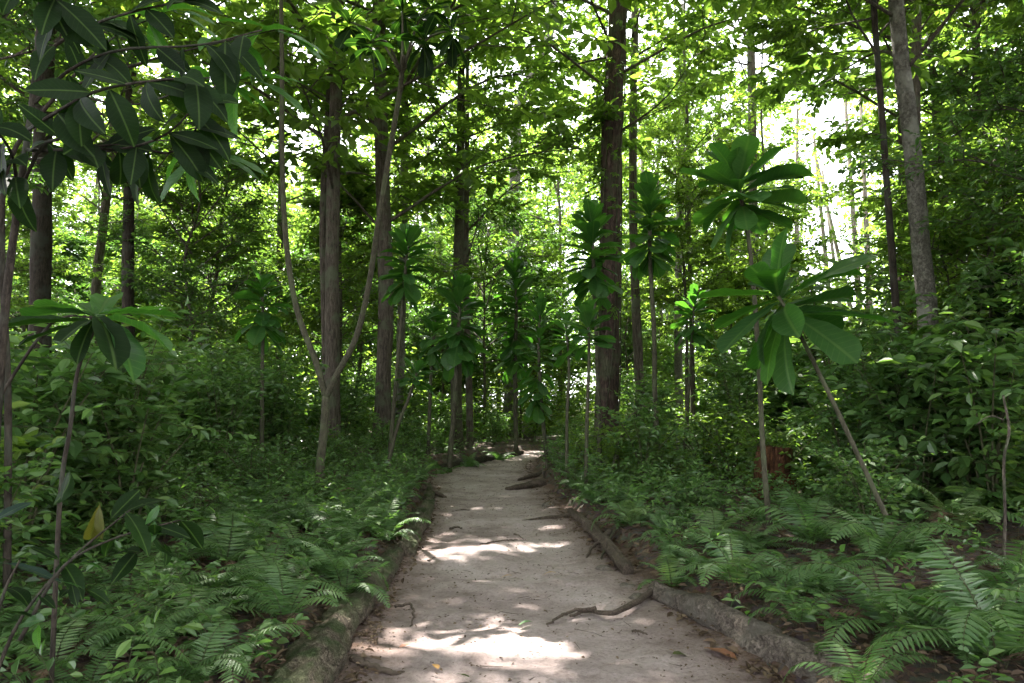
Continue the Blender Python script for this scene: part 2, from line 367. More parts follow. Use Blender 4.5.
def axis(a, b, n, lim, m):
    core = np.linspace(a, b, n)
    e = np.geomspace(1, 1 + (lim), m) - 1
    return np.concatenate([a - e[::-1][:-1], core, b + e[1:]])
gx = np.concatenate([-np.geomspace(700, 9, 26)[:-1], np.linspace(-9, 9, 190), np.geomspace(9, 700, 26)[1:]])
gy = np.concatenate([-np.geomspace(700, 4, 20)[:-1], np.linspace(-4, 32, 330), np.geomspace(32, 900, 30)[1:]])
V = np.array([[x, y, ground_h(x, y)] for y in gy for x in gx])
nx, ny = len(gx), len(gy)
ii = (np.arange(ny - 1)[:, None] * nx + np.arange(nx - 1)[None, :]).ravel()
mb = MB(); mb.add(V, np.stack([ii, ii + 1, ii + 1 + nx, ii + nx], 1), smooth=True)
g = obj('ground', mb.mesh('ground', [M['soil']])); tag(g, kind='structure')

# path strip
K = 44
rows = []; edge = []
for y in ys:
    l_, r_ = path_lr(y)
    for k in range(K):
        t = k / (K - 1); x = l_ - .35 + (r_ - l_ + .7) * t
        e = abs(t - .5) * 2
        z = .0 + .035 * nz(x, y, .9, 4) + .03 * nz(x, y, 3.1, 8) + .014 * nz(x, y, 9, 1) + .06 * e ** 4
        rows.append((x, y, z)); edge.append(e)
mb = MB(); ii = (np.arange(len(ys) - 1)[:, None] * K + np.arange(K - 1)[None, :]).ravel()
mb.add(rows, np.stack([ii, ii + 1, ii + 1 + K, ii + K], 1), smooth=True)
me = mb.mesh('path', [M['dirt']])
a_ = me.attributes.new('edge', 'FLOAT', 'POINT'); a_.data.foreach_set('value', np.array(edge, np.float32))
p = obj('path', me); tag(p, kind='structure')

# ------------------------------------------------------------------ big leaves
def big_leaf(L, Wd, prof='ob', bend=.35, cup=.12, twist=0.0, nl=10, nw=4, seed=0, stalk=.06):
    mb = MB(); vs = []; uv = []
    for i in range(nl + 1):
        t = i / nl
        if prof == 'ob': w = (t ** .75) * max(1 - t ** 5, 0) ** .55 * 1.1 + .07 * (1 - t)
        elif prof == 'el': w = math.sin(math.pi * min(max(t * .97 + .02, 0), 1)) ** .8
        else: w = math.sin(math.pi * t ** .8) ** .7 if t < 1 else 0
        w = max(w, .015)
        ang = bend * t * 1.6
        yy = stalk + L * (math.sin(ang) / (bend * 1.6) if bend > .01 else t)
        zz = -L * (1 - math.cos(ang)) / (bend * 1.6) if bend > .01 else 0
        for j in range(-nw, nw + 1):
            u = j / nw
            x = u * w * Wd * .5
            z = zz + cup * abs(u) * w * Wd * .9 + .012 * L * math.sin(t * 17 + seed + u) * abs(u)
            ct, st = math.cos(twist * t), math.sin(twist * t)
            vs.append((x * ct, yy, z + x * st)); uv.append((u * w, t))
    k = 2 * nw + 1
    ii = (np.arange(nl)[:, None] * k + np.arange(k - 1)[None, :]).ravel()
    q = np.stack([ii, ii + 1, ii + 1 + k, ii + k], 1)
    mb.add(vs, q, 0, np.full(len(q), (seed * .37) % 1), smooth=True)
    # petiole
    mb2 = MB(); mb.n = len(vs)
    a = np.array([[0, 0, 0], [0, stalk + L * .1, -.002]])
    n0 = mb.n
    sticks(mb, a[:1], a[1:], .004 + .004 * L, 0)
    me = mb.mesh('leaf', [M['big']])
    uvl = me.uv_layers.new(name='UVMap')
    vi = np.zeros(len(me.loops), np.int32); me.loops.foreach_get('vertex_index', vi)
    UV = np.zeros((len(me.vertices), 2), np.float32); UV[:len(uv)] = uv
    uvl.data.foreach_set('uv', UV[vi].ravel())
    return me
def remat(me, m):
    c = me.copy(); c.materials.clear(); c.materials.append(m); return c
ROS = [big_leaf(1, .58, 'ob', bend=b_, cup=c_, twist=t_, seed=i, stalk=.03) for i, (b_, c_, t_) in enumerate([(.2, .12, 0), (.4, .2, .2), (.15, .1, -.2), (.55, .2, .1), (.3, .05, -.3), (.1, .2, .15)])]
ELL = [big_leaf(1, .33, 'el', bend=b_, cup=c_, twist=t_, seed=i + 9, stalk=.05) for i, (b_, c_, t_) in enumerate([(.25, .12, 0), (.5, .2, .3), (.15, .1, -.3), (.6, .1, .1)])]
ROSM = [remat(m_, M['bigmid']) for m_ in ROS]; ROSD = [remat(m_, M['bigshaded']) for m_ in ROS]; ELLD = [remat(m_, M['bigshaded']) for m_ in ELL]
YEL = [remat(ROS[1], M['yellow']), remat(ELL[0], M['yellow'])]; GRY = [remat(ELL[0], M['greyleaf']), remat(ELL[2], M['greyleaf'])]

def place_leaf(parent, me, pos, d, up, s, ws=1.0, name='leaf'):
    up = (up[0] + random.uniform(-.12, .12), up[1] + random.uniform(-.12, .12), up[2])
    d = Vector(d).normalized(); x = d.cross(Vector(up))
    if x.length < 1e-4: x = Vector((1, 0, 0))
    x.normalize(); z = x.cross(d)
    Mx = Matrix(((x.x * s * ws, d.x * s, z.x * s, pos[0]), (x.y * s * ws, d.y * s, z.y * s, pos[1]), (x.z * s * ws, d.z * s, z.z * s, pos[2]), (0, 0, 0, 1)))
    o = obj(name, me, parent)
    o.matrix_local = Mx
    return o

def rosette(parent, c, axis_, n, L, rg, meshes, spread=.35, lo=-35, hi=75):
    ax = Vector(axis_).normalized()
    q = Vector((0, 0, 1)).rotation_difference(ax)
    for i in range(n):
        t = i / max(n - 1, 1)          # 0 = lowest / outermost
        az = i * 2.39996 + rg.uniform(-.55, .55)
        el = R(lo + (hi - lo) * t ** 1.2 + rg.uniform(-18, 18))
        d = q @ Vector((math.cos(az) * math.cos(el), math.sin(az) * math.cos(el), math.sin(el)))
        pos = Vector(c) - ax * (spread * (1 - t))
        s = L * rg.uniform(.75, 1.15) * (1 - .3 * t ** 3)
        up = q @ Vector((-math.cos(az) * math.sin(el), -math.sin(az) * math.sin(el), math.cos(el)))
        up = up + Vector((rg.uniform(-.2, .2), rg.uniform(-.2, .2), 0))
        place_leaf(parent, meshes[i % len(meshes)], pos, d, up, s, rg.uniform(.8, 1.2))

# ------------------------------------------------------------------ trunks from pixel lines
def trunk_pts(px, Y, n=26, ext=None, base=True, dy=0.0):
    """px = [(px,py),...] from base upward; the base is dropped to the ground; ext = top height"""
    P = [at(x, y, Y + dy * i) for i, (x, y) in enumerate(px)]
    if base:
        b0 = P[0].copy(); b0[2] = ground_h(b0[0], b0[1]) - .12
        if P[0][2] > b0[2] + .05: P = [b0] + P
        else: P[0] = b0
    if ext and ext > P[-1][2]:
        d = P[-1] - P[-2]; d = d / max(d[2], .3); e = P[-1] + d * (ext - P[-1][2]) * np.array([.6, .6, 1]); e[2] = ext
        P.append(e)
    return catmull(P, n)

def hue_tree(name, label, cat, px, Y, r0px, r1px, bark, ext=None, flare=.6, group=None, crown=None, rough=.1, n=40, k=14, partname='trunk'):
    P = trunk_pts(px, Y, n, ext)
    r0 = r0px * Y / F; r1 = r1px * Y / F
    base = P[0] + np.array([0, 0, .12])
    t = thing(name, base, label, cat, group)
    mb = MB(); z = (P[:, 2] - P[0, 2]) / max(P[-1, 2] - P[0, 2], .1)
    zf = (at(0, px[-1][1], Y)[2] - P[0, 2]) / max(P[-1, 2] - P[0, 2], .1)
    rr = np.where(z < zf, r0 + (r1 - r0) * z / zf, r1 * (1 - .55 * (z - zf) / max(1 - zf, .01)))
    tube(mb, P - base, rr, k, 0, rough, flare, seed=len(label) + Y)
    obj(partname, mb.mesh('trunk', [M[bark]]), t)
    t['_top'] = 0; del t['_top']
    return t, P

# ------------------------------------------------------------------ crown / shrub variants
def make_crown(seed, z0, z1, rad, limbs=14, subs=6, tw=5, nl=11, ll=.2, lw=.12, leafm='canopy', shape='round', droop=.25):
    rg = np.random.default_rng(seed); mb = MB()
    TP, TT = [], []
    for i in range(limbs):
        t = (i + rg.uniform(0, .8)) / limbs
        z = z0 + (z1 - z0) * (t * .82)
        if shape == 'round': rr = rad * (.45 + .75 * math.sin(math.pi * min(1, .15 + t * .8)))
        elif shape == 'cone': rr = rad * (1.05 - .75 * t)
        else: rr = rad * rg.uniform(.6, 1.1)
        rr *= rg.uniform(.7, 1.15)
        az = i * 2.4 + rg.uniform(-.5, .5); el = R(rg.uniform(8, 40) + 25 * t)
        d = np.array([math.cos(az) * math.cos(el), math.sin(az) * math.cos(el), math.sin(el)])
        p0 = np.array([0, 0, z]); pm = p0 + d * rr * .5 + rg.normal(0, .05 * rr, 3); p1 = p0 + d * rr * np.array([1.05, 1.05, .7]) + rg.normal(0, .08 * rr, 3)
        C = catmull([p0, pm, p1], 9)
        tube(mb, C, np.linspace(.013 + .006 * rr, .006, 9), 5, 0, cap=False)
        for j in range(subs):
            f = .3 + .7 * (j + rg.random()) / subs; b = C[min(int(f * 8.99), 8)]
            ld = norm(C[-1] - C[0]); sd_ = norm(np.cross(ld, [0, 0, 1])) * (1 if j % 2 else -1)
            dd = norm(sd_ * rg.uniform(.5, 1) + ld * rg.uniform(.4, 1) + np.array([0, 0, rg.uniform(-.25, .5)]))
            sl = rr * rg.uniform(.25, .45) * (1.15 - .5 * f) + .25
            e = b + dd * sl
            tube(mb, catmull([b, (b + e) / 2 + rg.normal(0, .06 * sl, 3), e], 4), np.linspace(.016, .006, 4), 3, 0, cap=False)
            for k_ in range(tw):
                ft = .25 + .75 * (k_ + rg.random() * .8) / tw
                q = b + (e - b) * ft
                TP.append(q); v = dd + rg.normal(0, .75, 3); v[2] = v[2] * .6 + .05; TT.append(v)
    TP = np.array(TP); TT = norm(np.array(TT))
    sprays(mb, TP, TT, rg.uniform(.35, .75, len(TP)) * (ll / .2) ** .5, nl, ll, lw, rg, 1, 0, droop)
    return mb.mesh('crown', [M['bark'], M[leafm]])

CAN = [make_crown(100 + i, 0, 11, 5.2, limbs=18, subs=7, tw=5, nl=10, ll=.29, lw=.19, leafm='canopy') for i in range(4)]
CAND = make_crown(150, 0, 10, 5.2, limbs=20, subs=8, tw=8, nl=11, ll=.25, lw=.16, leafm='canopy')
UND = [make_crown(200 + i, 0, h, r_, limbs=l_, subs=7, tw=6, nl=10, ll=s_ * 1.05, lw=s_ * .55, leafm=m_, shape=sh)
       for i, (h, r_, l_, s_, m_, sh) in enumerate([(6, 2.4, 20, .15, 'under', 'round'), (7, 2.0, 22, .19, 'canopy', 'cone'), (5, 2.6, 18, .16, 'under', 'round'),
                                                (6, 2.2, 20, .19, 'canopy', 'x'), (7, 2.3, 22, .17, 'canopy', 'round'), (5, 2.0, 16, .22, 'under', 'cone')])]

def make_shrub(seed, h, rad, stems=5, nl=9, ll=.11, lw=.055, leafm='shrub', tw=14):
    rg = np.random.default_rng(seed); ms = MB(); mf = MB()
    TP, TT = [], []
    for i in range(stems):
        az = i * 2.4 + rg.uniform(-.4, .4); ln = rg.uniform(.2, 1)
        e = np.array([math.cos(az) * rad * ln, math.sin(az) * rad * ln, h * rg.uniform(.65, 1.05)])
        C = catmull([[0, 0, -.05], [e[0] * .35, e[1] * .35, e[2] * .55], e], 7)
        tube(ms, C, np.linspace(.014, .004, 7), 5, 0, cap=False)
        for k_ in range(tw):
            f = .15 + .85 * (k_ + rg.random()) / tw; q = C[min(int(f * 6.99), 6)] + rg.normal(0, .03, 3)
            a2 = rg.uniform(0, 6.28); TP.append(q); TT.append([math.cos(a2), math.sin(a2), rg.uniform(-.1, .8)])
    TP = np.array(TP); TT = norm(np.array(TT))
    sprays(mf, TP, TT, rg.uniform(.25, .6, len(TP)) * (rad / .7) ** .5, nl, ll, lw, rg, 1, 0, .2, stick=.003, ups=.45)
    return ms.mesh('stem', [M['twig']]), mf.mesh('foliage', [M['twig'], M[leafm]])
SHR = [make_shrub(300, 1.5, .7, 7, 8, .13, .08), make_shrub(301, 1.9, .8, 7, 7, .17, .10, 'shrub', 16), make_shrub(302, 1.1, .7, 6, 8, .12, .065, 'canopy'),
       make_shrub(303, 2.4, .9, 8, 8, .15, .08, 'shrub', 20), make_shrub(304, 1.7, .7, 6, 6, .22, .13, 'under'), make_shrub(305, .8, .6, 7, 8, .09, .05, 'shrub', 10)]

# ferns
def make_frond(L, seed, np_=26, pl=.13, leafm='fern', bend=1.3):
    rg = np.random.default_rng(seed); mb = MB()
    n = 22; t = np.linspace(0, 1, n); th = R(76) - bend * t * (1.05 + .25 * t)
    ds = L / (n - 1)
    y = np.concatenate([[0], np.cumsum(np.cos(th[:-1]) * ds)]); z = np.concatenate([[0], np.cumsum(np.sin(th[:-1]) * ds)])
    sway = .06 * L * np.sin(t * 2 + seed)
    C = np.stack([sway * t, y, z], 1)
    tube(mb, C, np.linspace(.0045, .0012, n), 4, 0, cap=False)
    s = np.linspace(.14, .985, np_)
    P = np.stack([np.interp(s, t, C[:, k]) for k in range(3)], 1); T = norm(np.stack([np.interp(s, t, np.gradient(C[:, k])) for k in range(3)], 1))
    wl = pl * L * np.sin(np.pi * np.clip(.18 + s * .8, 0, 1)) ** .8 * 1.25
    up = norm(np.cross(np.cross(T, [0, 0, 1]), T) * 1.0)
    up = np.where((up[:, 2:3] < 0), -up, up)
    for sg in (-1, 1):
        side = norm(np.cross(T, up)) * sg
        D = side + T * .35 + np.array([0, 0, -.22]) + rg.normal(0, .07, T.shape)
        leaves(mb, P, D, up + rg.normal(0, .15, T.shape), wl * rg.uniform(.85, 1.1, np_), L * .85 / np_ * .82, 1, rg,
               lt=np.array([[0, 0, 0], [-.5, .12, .0], [-.36, .62, -.02], [0, 1, -.08], [.36, .62, -.02], [.5, .12, .0]]))
    return mb.mesh('frond', [M['twig'], M[leafm]])
FR = [make_frond(1, 400 + i, 24, .17, 'fern', b_) for i, b_ in enumerate([1.2, 1.5, 1.8, 2.1, 1.6])]
FRP = [make_frond(1, 420 + i, 22, .17, 'fernpale', b_) for i, b_ in enumerate([1.4, 1.8])]
FRDEAD = [make_frond(1, 440, 22, .15, 'litter', 2.3), make_frond(1, 441, 20, .13, 'litter', 2.0)]
def make_fern_parts(loc, label, n, L, rg, meshes, group=None, rz=None):
    t = thing('fern', loc, label, 'fern', group)
    off = rg.uniform(0, 6.28) if rz is None else rz
    for i in range(n):
        az = off + i * 2 * math.pi / n + rg.uniform(-.3, .3)
        s = L * rg.uniform(.7, 1.1)
        dead = rg.random() < .09
        o = obj('frond', (FRDEAD[int(rg.integers(2))] if dead else meshes[int(rg.integers(len(meshes)))]), t)
        if dead: o['label'] = 'dead brown frond'; s *= .8
        o.rotation_euler = (rg.uniform(-.3, .35), rg.uniform(-.15, .15), az); o.scale = (s, s, s)
        o.location = (-math.sin(az) * .03, math.cos(az) * .03, 0)
    return t

def fern_mesh(seed, n, L, leafm):
    rg = np.random.default_rng(seed); mb = MB()
    for i in range(n):
        az = i * 2 * math.pi / n + rg.uniform(-.3, .3); s = L * rg.uniform(.7, 1.1); tilt = rg.uniform(-.3, .35)
        T = (Matrix.Rotation(az, 3, 'Z') @ Matrix.Rotation(tilt, 3, 'X')); T = np.array(T) * s
        src = FR[int(rg.integers(len(FR)))]
        nv = len(src.vertices); v = np.zeros(nv * 3, np.float32); src.vertices.foreach_get('co', v); v = v.reshape(-1, 3) @ T.T
        q = np.array([list(p_.vertices) + ([p_.vertices[-1]] if len(p_.vertices) == 3 else []) for p_ in src.polygons])
        mi = np.zeros(len(src.polygons), np.int32); src.polygons.foreach_get('material_index', mi)
        mb.add(v, q, 0, rg.random(len(q))); mb.M[-1] = mi
    return mb.mesh('fern', [M['twig'], M[leafm]])
FM = [fern_mesh(500 + i, 8, 1, 'fern') for i in range(4)]

# ------------------------------------------------------------------ HERO TREES
def crown_on(t, P, frac, variants, sc, rz, rg, z_off=0):
    """hang a crown part on tree t whose trunk runs through P (world)"""
    i = int(frac * (len(P) - 1)); q = P[i] - np.array(t.location)
    o = obj('crown', variants, t, (q[0], q[1], q[2] + z_off)); o.rotation_euler = (0, 0, rz); o.scale = (sc, sc, sc)
    return o
hr = np.random.default_rng(77)
G_T = 'tall trees rising through the forest'
H = []
def tall(label, px, Y, r0, r1, bark, ext=20, frac=.5, sc=1., cv=0, crown=CAN, **kw):
    t, P = hue_tree('tall_tree', label, 'tree', px, Y, r0, r1, bark, ext, group=G_T, **kw)
    if crown is not None: crown_on(t, P, frac, crown[cv % len(crown)], sc, hr.uniform(0, 6.28), hr)
    H.append((P[0][0], P[0][1])); return t, P
tall('straight brown trunk left of the path, just behind the slender forked tree', [(333, 445), (332, 330), (333, 200), (337, 50)], 19, 7.4, 6.2, 'bark', 21, .6, 1.25)
tall('thick grey brown trunk between the forked tree and the bend of the path', [(381, 452), (383, 380), (386, 300), (382, 160), (379, 30)], 21, 8.2, 6.4, 'bark', 22, .58, 1.25, cv=1)
tall('slim pale grey trunk rising right beside the thick grey brown trunk', [(398, 440), (402, 300), (404, 200), (405, 50)], 26, 4.5, 3.5, 'barkgrey', 20, .6, cv=2, flare=.2)
tall('slender double-looking pale trunk behind the left verge just before the path bends', [(457, 448), (456, 340), (459, 230), (461, 100)], 24, 6, 4, 'barkthin', 20, .65, .65, cv=3, flare=.3)
tall('thin dark trunk close to the slender pale trunk at the bend of the path', [(470, 449), (469, 380), (466, 280), (467, 140)], 25, 3.6, 2.5, 'bark', 17, .55, .8, cv=0, flare=.2)
tall('blue grey trunk in mid distance above the path end, leaning right near its top', [(511, 430), (512, 300), (515, 190), (518, 110), (530, 80), (548, 40), (556, -30)], 34, 7, 4.5, 'barkgrey', 26, .75, .8, cv=1)
big_t, big_P = tall('large dark reddish trunk right of the path wrapped in climbing vines', [(607, 430), (609, 330), (611, 200), (614, 90), (618, -5)], 19, 11, 9.3, 'barkred', 24, .6, .95, cv=2, rough=.16)
tall('thin dark trunk half hidden behind the large vine-wrapped trunk', [(640, 400), (634, 250), (633, 120), (636, -10)], 25, 5, 3.6, 'bark', 22, .6, .9, cv=3, flare=.2)
tall('thin pale trunk far behind the shrubs between the two rosette saplings', [(679, 400), (678, 300), (680, 220), (682, 100)], 36, 4.2, 3.4, 'barkgrey', 22, .6, .9, cv=0, flare=.2)
tall('pale grey trunk on the right, thickest on that side and slightly leaning left', [(934, 420), (926, 300), (920, 235), (908, 110), (895, -10)], 11, 10.5, 7.5, 'barkgrey', 21, .75, .9, cv=1)
tall('dark red-brown trunk directly behind the pale leaning trunk on the right', [(903, 400), (904, 300), (906, 220), (905, 120), (900, 20)], 20, 9, 6, 'barkred', 22, .6, cv=2)
tall('thin dark pole-like stem running just left of the pale leaning trunk', [(903, 400), (893, 270), (883, 130), (873, -5)], 11, 4, 3, 'barkdark', 15, .75, .55, cv=0, crown=[CAND], flare=.2)
tall('short-looking brown trunk at the right edge beyond the shrubs', [(990, 400), (991, 300), (992, 215), (990, 150)], 28, 6, 5, 'bark', 20, .5, cv=0)
tall('pale slanting trunk between the pale leaning trunk and the right edge', [(968, 400), (955, 285), (945, 215), (938, 140)], 26, 5, 4, 'barkthin', 20, .55, cv=1, flare=.2)
tall('dark trunk near the left edge behind the dark-leaved foreground stem', [(38, 430), (40, 300), (42, 190), (46, 60)], 16, 11, 8, 'barkdark', 20, .65, cv=2)
tall('dark slim trunk left of the path behind the big-leaved sapling', [(129, 420), (128, 280), (129, 200), (131, 80)], 20, 6.5, 5, 'barkdark', 20, .6, cv=3)
tall('thin slanting grey trunk between the two dark trunks on the left', [(90, 420), (96, 290), (104, 220), (112, 140)], 25, 5, 4, 'bark', 18, .55, .8, cv=0)
tall('slim second stem rising tight against the left side of the straight brown trunk', [(326, 440), (325, 330), (323, 220), (327, 130), (332, 40)], 19.6, 4, 3, 'bark', 17, .7, .6, cv=1, flare=.2)
tall('far trunk left of the forked tree behind the rosette sapling', [(276, 400), (279, 280), (281, 200), (282, 60)], 27, 3.6, 3, 'bark', 20, .6, cv=2)
tall('faint trunk in the canopy between the vine-wrapped trunk and the bright sky gap', [(756, 380), (753, 200), (752, 100), (750, 0)], 30, 5, 4, 'bark', 24, .6, cv=3)

# climbing vine on the large trunk
vt = thing('climbing_vine', big_P[0] + np.array([0, 0, .1]), 'light green climbing vine clinging round the large reddish trunk', 'vine')
mb = MB(); rg = np.random.default_rng(5)
base = np.array(vt.location)
for s in range(5):
    i = np.linspace(0, len(big_P) - 8, 60).astype(int); ang = s * 1.3 + np.linspace(0, 3.5, 60) + .4 * np.sin(np.linspace(0, 9, 60))
    zz = np.linspace(.3, 15, 60)
    cx = np.interp(zz, big_P[:, 2], big_P[:, 0]); cy = np.interp(zz, big_P[:, 2], big_P[:, 1])
    rr = .32 - zz * .004
    C = np.stack([cx + rr * np.cos(ang), cy + rr * np.sin(ang), zz], 1)
    tube(mb, C - base, .018, 5, 0)
obj('stem', mb.mesh('vine_stem', [M['barkthin']]), vt)
mb = MB(); n_ = 420
zz = rg.uniform(4, 15, n_); ang = rg.uniform(0, 6.28, n_)
P_ = np.stack([np.interp(zz, big_P[:, 2], big_P[:, 0]) + .30 * np.cos(ang) - base[0], np.interp(zz, big_P[:, 2], big_P[:, 1]) + .30 * np.sin(ang) - base[1], zz - base[2]], 1)
keep = rg.random(n_) < np.where(np.cos(ang) < 0.2, 1, .3); P_ = P_[keep]; ang = ang[keep]
sprays(mb, P_, np.stack([np.cos(ang), np.sin(ang), rg.uniform(-.6, .3, len(ang))], 1), .4, 7, .14, .10, rg, 1, 0, .5)
obj('foliage', mb.mesh('vine_leaves', [M['barkthin'], M['vine']]), vt)

# forked slender tree left of the path
Yf = 11.3
ft = thing('forked_tree', gr(318, 516) + np.array([0, 0, .0]), 'slender forked tree beside the path on the left, one limb curving right', 'tree')
b0 = np.array(ft.location)
mb = MB(); Pf = [at(319, 516, Yf) - [0, 0, .25], at(320, 470, Yf), at(324, 430, Yf), at(326, 396, Yf)]
tube(mb, catmull(Pf, 20) - b0, np.linspace(4.8, 3.9, 20) * Yf / F, 12, 0, .08, .3, 3)
obj('trunk', mb.mesh('trunk', [M['barkthin']]), ft)
Ll = catmull([at(326, 398, Yf), at(316, 362, Yf), at(297, 310, Yf), at(286, 240, Yf), at(282, 150, Yf), at(282, 60, Yf), at(280, -40, Yf), at(276, -160, Yf)], 36)
mb = MB(); tube(mb, Ll - b0, np.linspace(3.4, 1.8, 36) * Yf / F, 10, 0, .06, 0, 4); obj('limb', mb.mesh('limb', [M['barkthin']]), ft)
Lr = catmull([at(326, 398, Yf), at(336, 376, Yf - .1), at(355, 340, Yf - .3), at(368, 290, Yf - .6), at(378, 225, Yf - 1), at(390, 150, Yf - 1.5), at(400, 90, Yf - 2), at(403, 55, Yf - 2.3)], 36)
mb = MB(); tube(mb, Lr - b0, np.linspace(3.3, 2.0, 36) * Yf / F, 10, 0, .06, 0, 5)
tips = []
for (tx, ty, yy) in [(372, 40, 8.6), (425, 38, 8.8), (452, 30, 8.6), (402, 10, 9.2), (350, 22, 9.2), (430, 5, 9)]:
    e = at(tx, ty, yy); tube(mb, catmull([Lr[-4], (Lr[-1] + e) / 2 + [0, 0, .05], e], 8) - b0, np.linspace(.02, .01, 8), 6); tips.append(e)
obj('limb', mb.mesh('limb', [M['barkthin']]), ft)
rg = np.random.default_rng(21)
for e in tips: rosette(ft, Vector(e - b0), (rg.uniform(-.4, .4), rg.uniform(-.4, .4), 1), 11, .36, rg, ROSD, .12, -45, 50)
cr = obj('crown', CAND, ft, tuple(Ll[-1] - b0 - [0, 0, .6])); cr.scale = (1.05, 1.05, .6)  # unseen dense crown, enlarged to shade the near path
H.append((b0[0], b0[1]))

# ------------------------------------------------------------------ ROSETTE SAPLINGS
SG = 'big-leaved rosette saplings along the path'
def sapling(label, stem, Y, c, n, L, rpx=3, seed=0, meshes=ROS, bark='barkthin', extra=(), lo=-35, hi=75, spread=.35, dy=0, ax=None):
    rg = np.random.default_rng(seed + 900)
    pts = [at(x, y, Y + dy * i) for i, (x, y) in enumerate(stem)]
    gz = ground_h(pts[0][0], pts[0][1]) - .06
    b_ = pts[0].copy(); b_[2] = gz
    if pts[0][2] > gz + .1: pts = [b_] + pts
    else: pts[0] = b_
    cc = at(*c, Y + dy * (len(stem) - 1)); pts.append(cc)
    base = b_ + [0, 0, .06]
    t = thing('rosette_sapling', base, label, 'sapling', SG)
    mb = MB(); C = catmull(pts, 24); tube(mb, C - base, np.linspace(rpx, rpx * .6, 24) * Y / F, 8, 0, .08, .2, seed)
    for ex in extra:
        e = catmull([at(*q) for q in ex], 10); tube(mb, e - base, np.linspace(rpx * .7, rpx * .4, 10) * Y / F, 6)
    obj('stem', mb.mesh('stem', [M[bark]]), t)
    if Y > 12: n = int(n * 1.35); L *= .85; spread *= 1.5
    rosette(t, Vector(cc - base), ax or (C[-1] - C[-4]), int(min(n * 2.1, 70)), L * 1.15, rg, meshes, spread, lo, hi)
    H.append((base[0], base[1])); return t
sapling('upright sapling on the right with a high whorl of big dull leaves', [(769, 525), (763, 450), (758, 350), (750, 250)], 8.2, (737, 178), 15, .62, 3.2, 1, ROS)
sapling('leaning sapling with broad drooping leaves, its stem slanting into the ferns lower right', [(917, 582), (893, 530), (865, 470), (832, 400), (800, 335)], 7.0, (776, 292), 10, .74, 3.0, 2, ROSM, lo=-40, hi=60, spread=.25)
sapling('slim sapling with a dense dark leaf whorl just right of the vine-wrapped trunk', [(659, 465), (655, 400), (654, 330), (650, 260)], 13.5, (650, 195), 20, .62, 3.0, 3, extra=[[(612, 470, 13.5), (628, 420, 13.5), (652, 402, 13.5)]], spread=.8)
sapling('sapling with bright upright leaves over a thin bare stem right beside the path', [(586, 480), (587, 420), (589, 360)], 12.5, (588, 318), 13, .5, 2.2, 4, lo=-10, hi=80, spread=.3)
sapling('thin-stemmed sapling standing just left of the one with bright upright leaves', [(567, 478), (567, 420), (569, 370)], 13.5, (566, 325), 10, .45, 2.0, 5, lo=-20)
sapling('sapling with a wide leaf whorl in front of the slender pale trunk', [(450, 458), (455, 400), (458, 340)], 18, (460, 290), 22, .8, 3.0, 6, spread=1.0)
sapling('sapling with a high dark whorl right of the thick grey brown trunk', [(389, 462), (396, 380), (403, 300)], 15, (408, 238), 20, .62, 2.4, 7, spread=.7)
sapling('low sapling with pale fresh leaves beside the thick grey brown trunk', [(389, 462), (398, 425), (408, 400)], 14, (417, 372), 11, .42, 2.2, 8, lo=-10, hi=70, spread=.15)
sapling('tall narrow sapling with leaves stacked in tiers over the path bend', [(516, 445), (515, 380), (516, 320)], 24, (516, 262), 26, .9, 2.4, 9, spread=2.2)
sapling('narrow dark sapling leaning over the right edge of the path bend', [(548, 478), (543, 420), (539, 360)], 17, (540, 305), 24, .55, 2.2, 10, spread=1.6)
sapling('bright sapling left of the forked tree in the sunlit gap', [(262, 430), (262, 380), (263, 330)], 14, (262, 285), 16, .6, 2.4, 11, hi=60, spread=.6)
sapling('sapling with a big leaf whorl just left of the vine-wrapped trunk', [(600, 470), (598, 380), (594, 280)], 15, (592, 222), 20, .72, 2.6, 12, spread=.9)
sapling('small sapling low in the shrubs right of the vine-wrapped trunk', [(684, 460), (688, 400), (692, 340)], 15, (694, 300), 14, .5, 2.0, 13, spread=.5)
sapling('low sapling with dark leaves near the right edge behind the pale leaning trunk', [(985, 420), (988, 350)], 10, (992, 290), 14, .5, 2.4, 14, meshes=ROSD, spread=.4)
sapling('sapling with shiny leaves right of the forked tree in deep shade', [(428, 455), (430, 400), (432, 355)], 20, (436, 320), 14, .6, 2.2, 15, spread=.6)

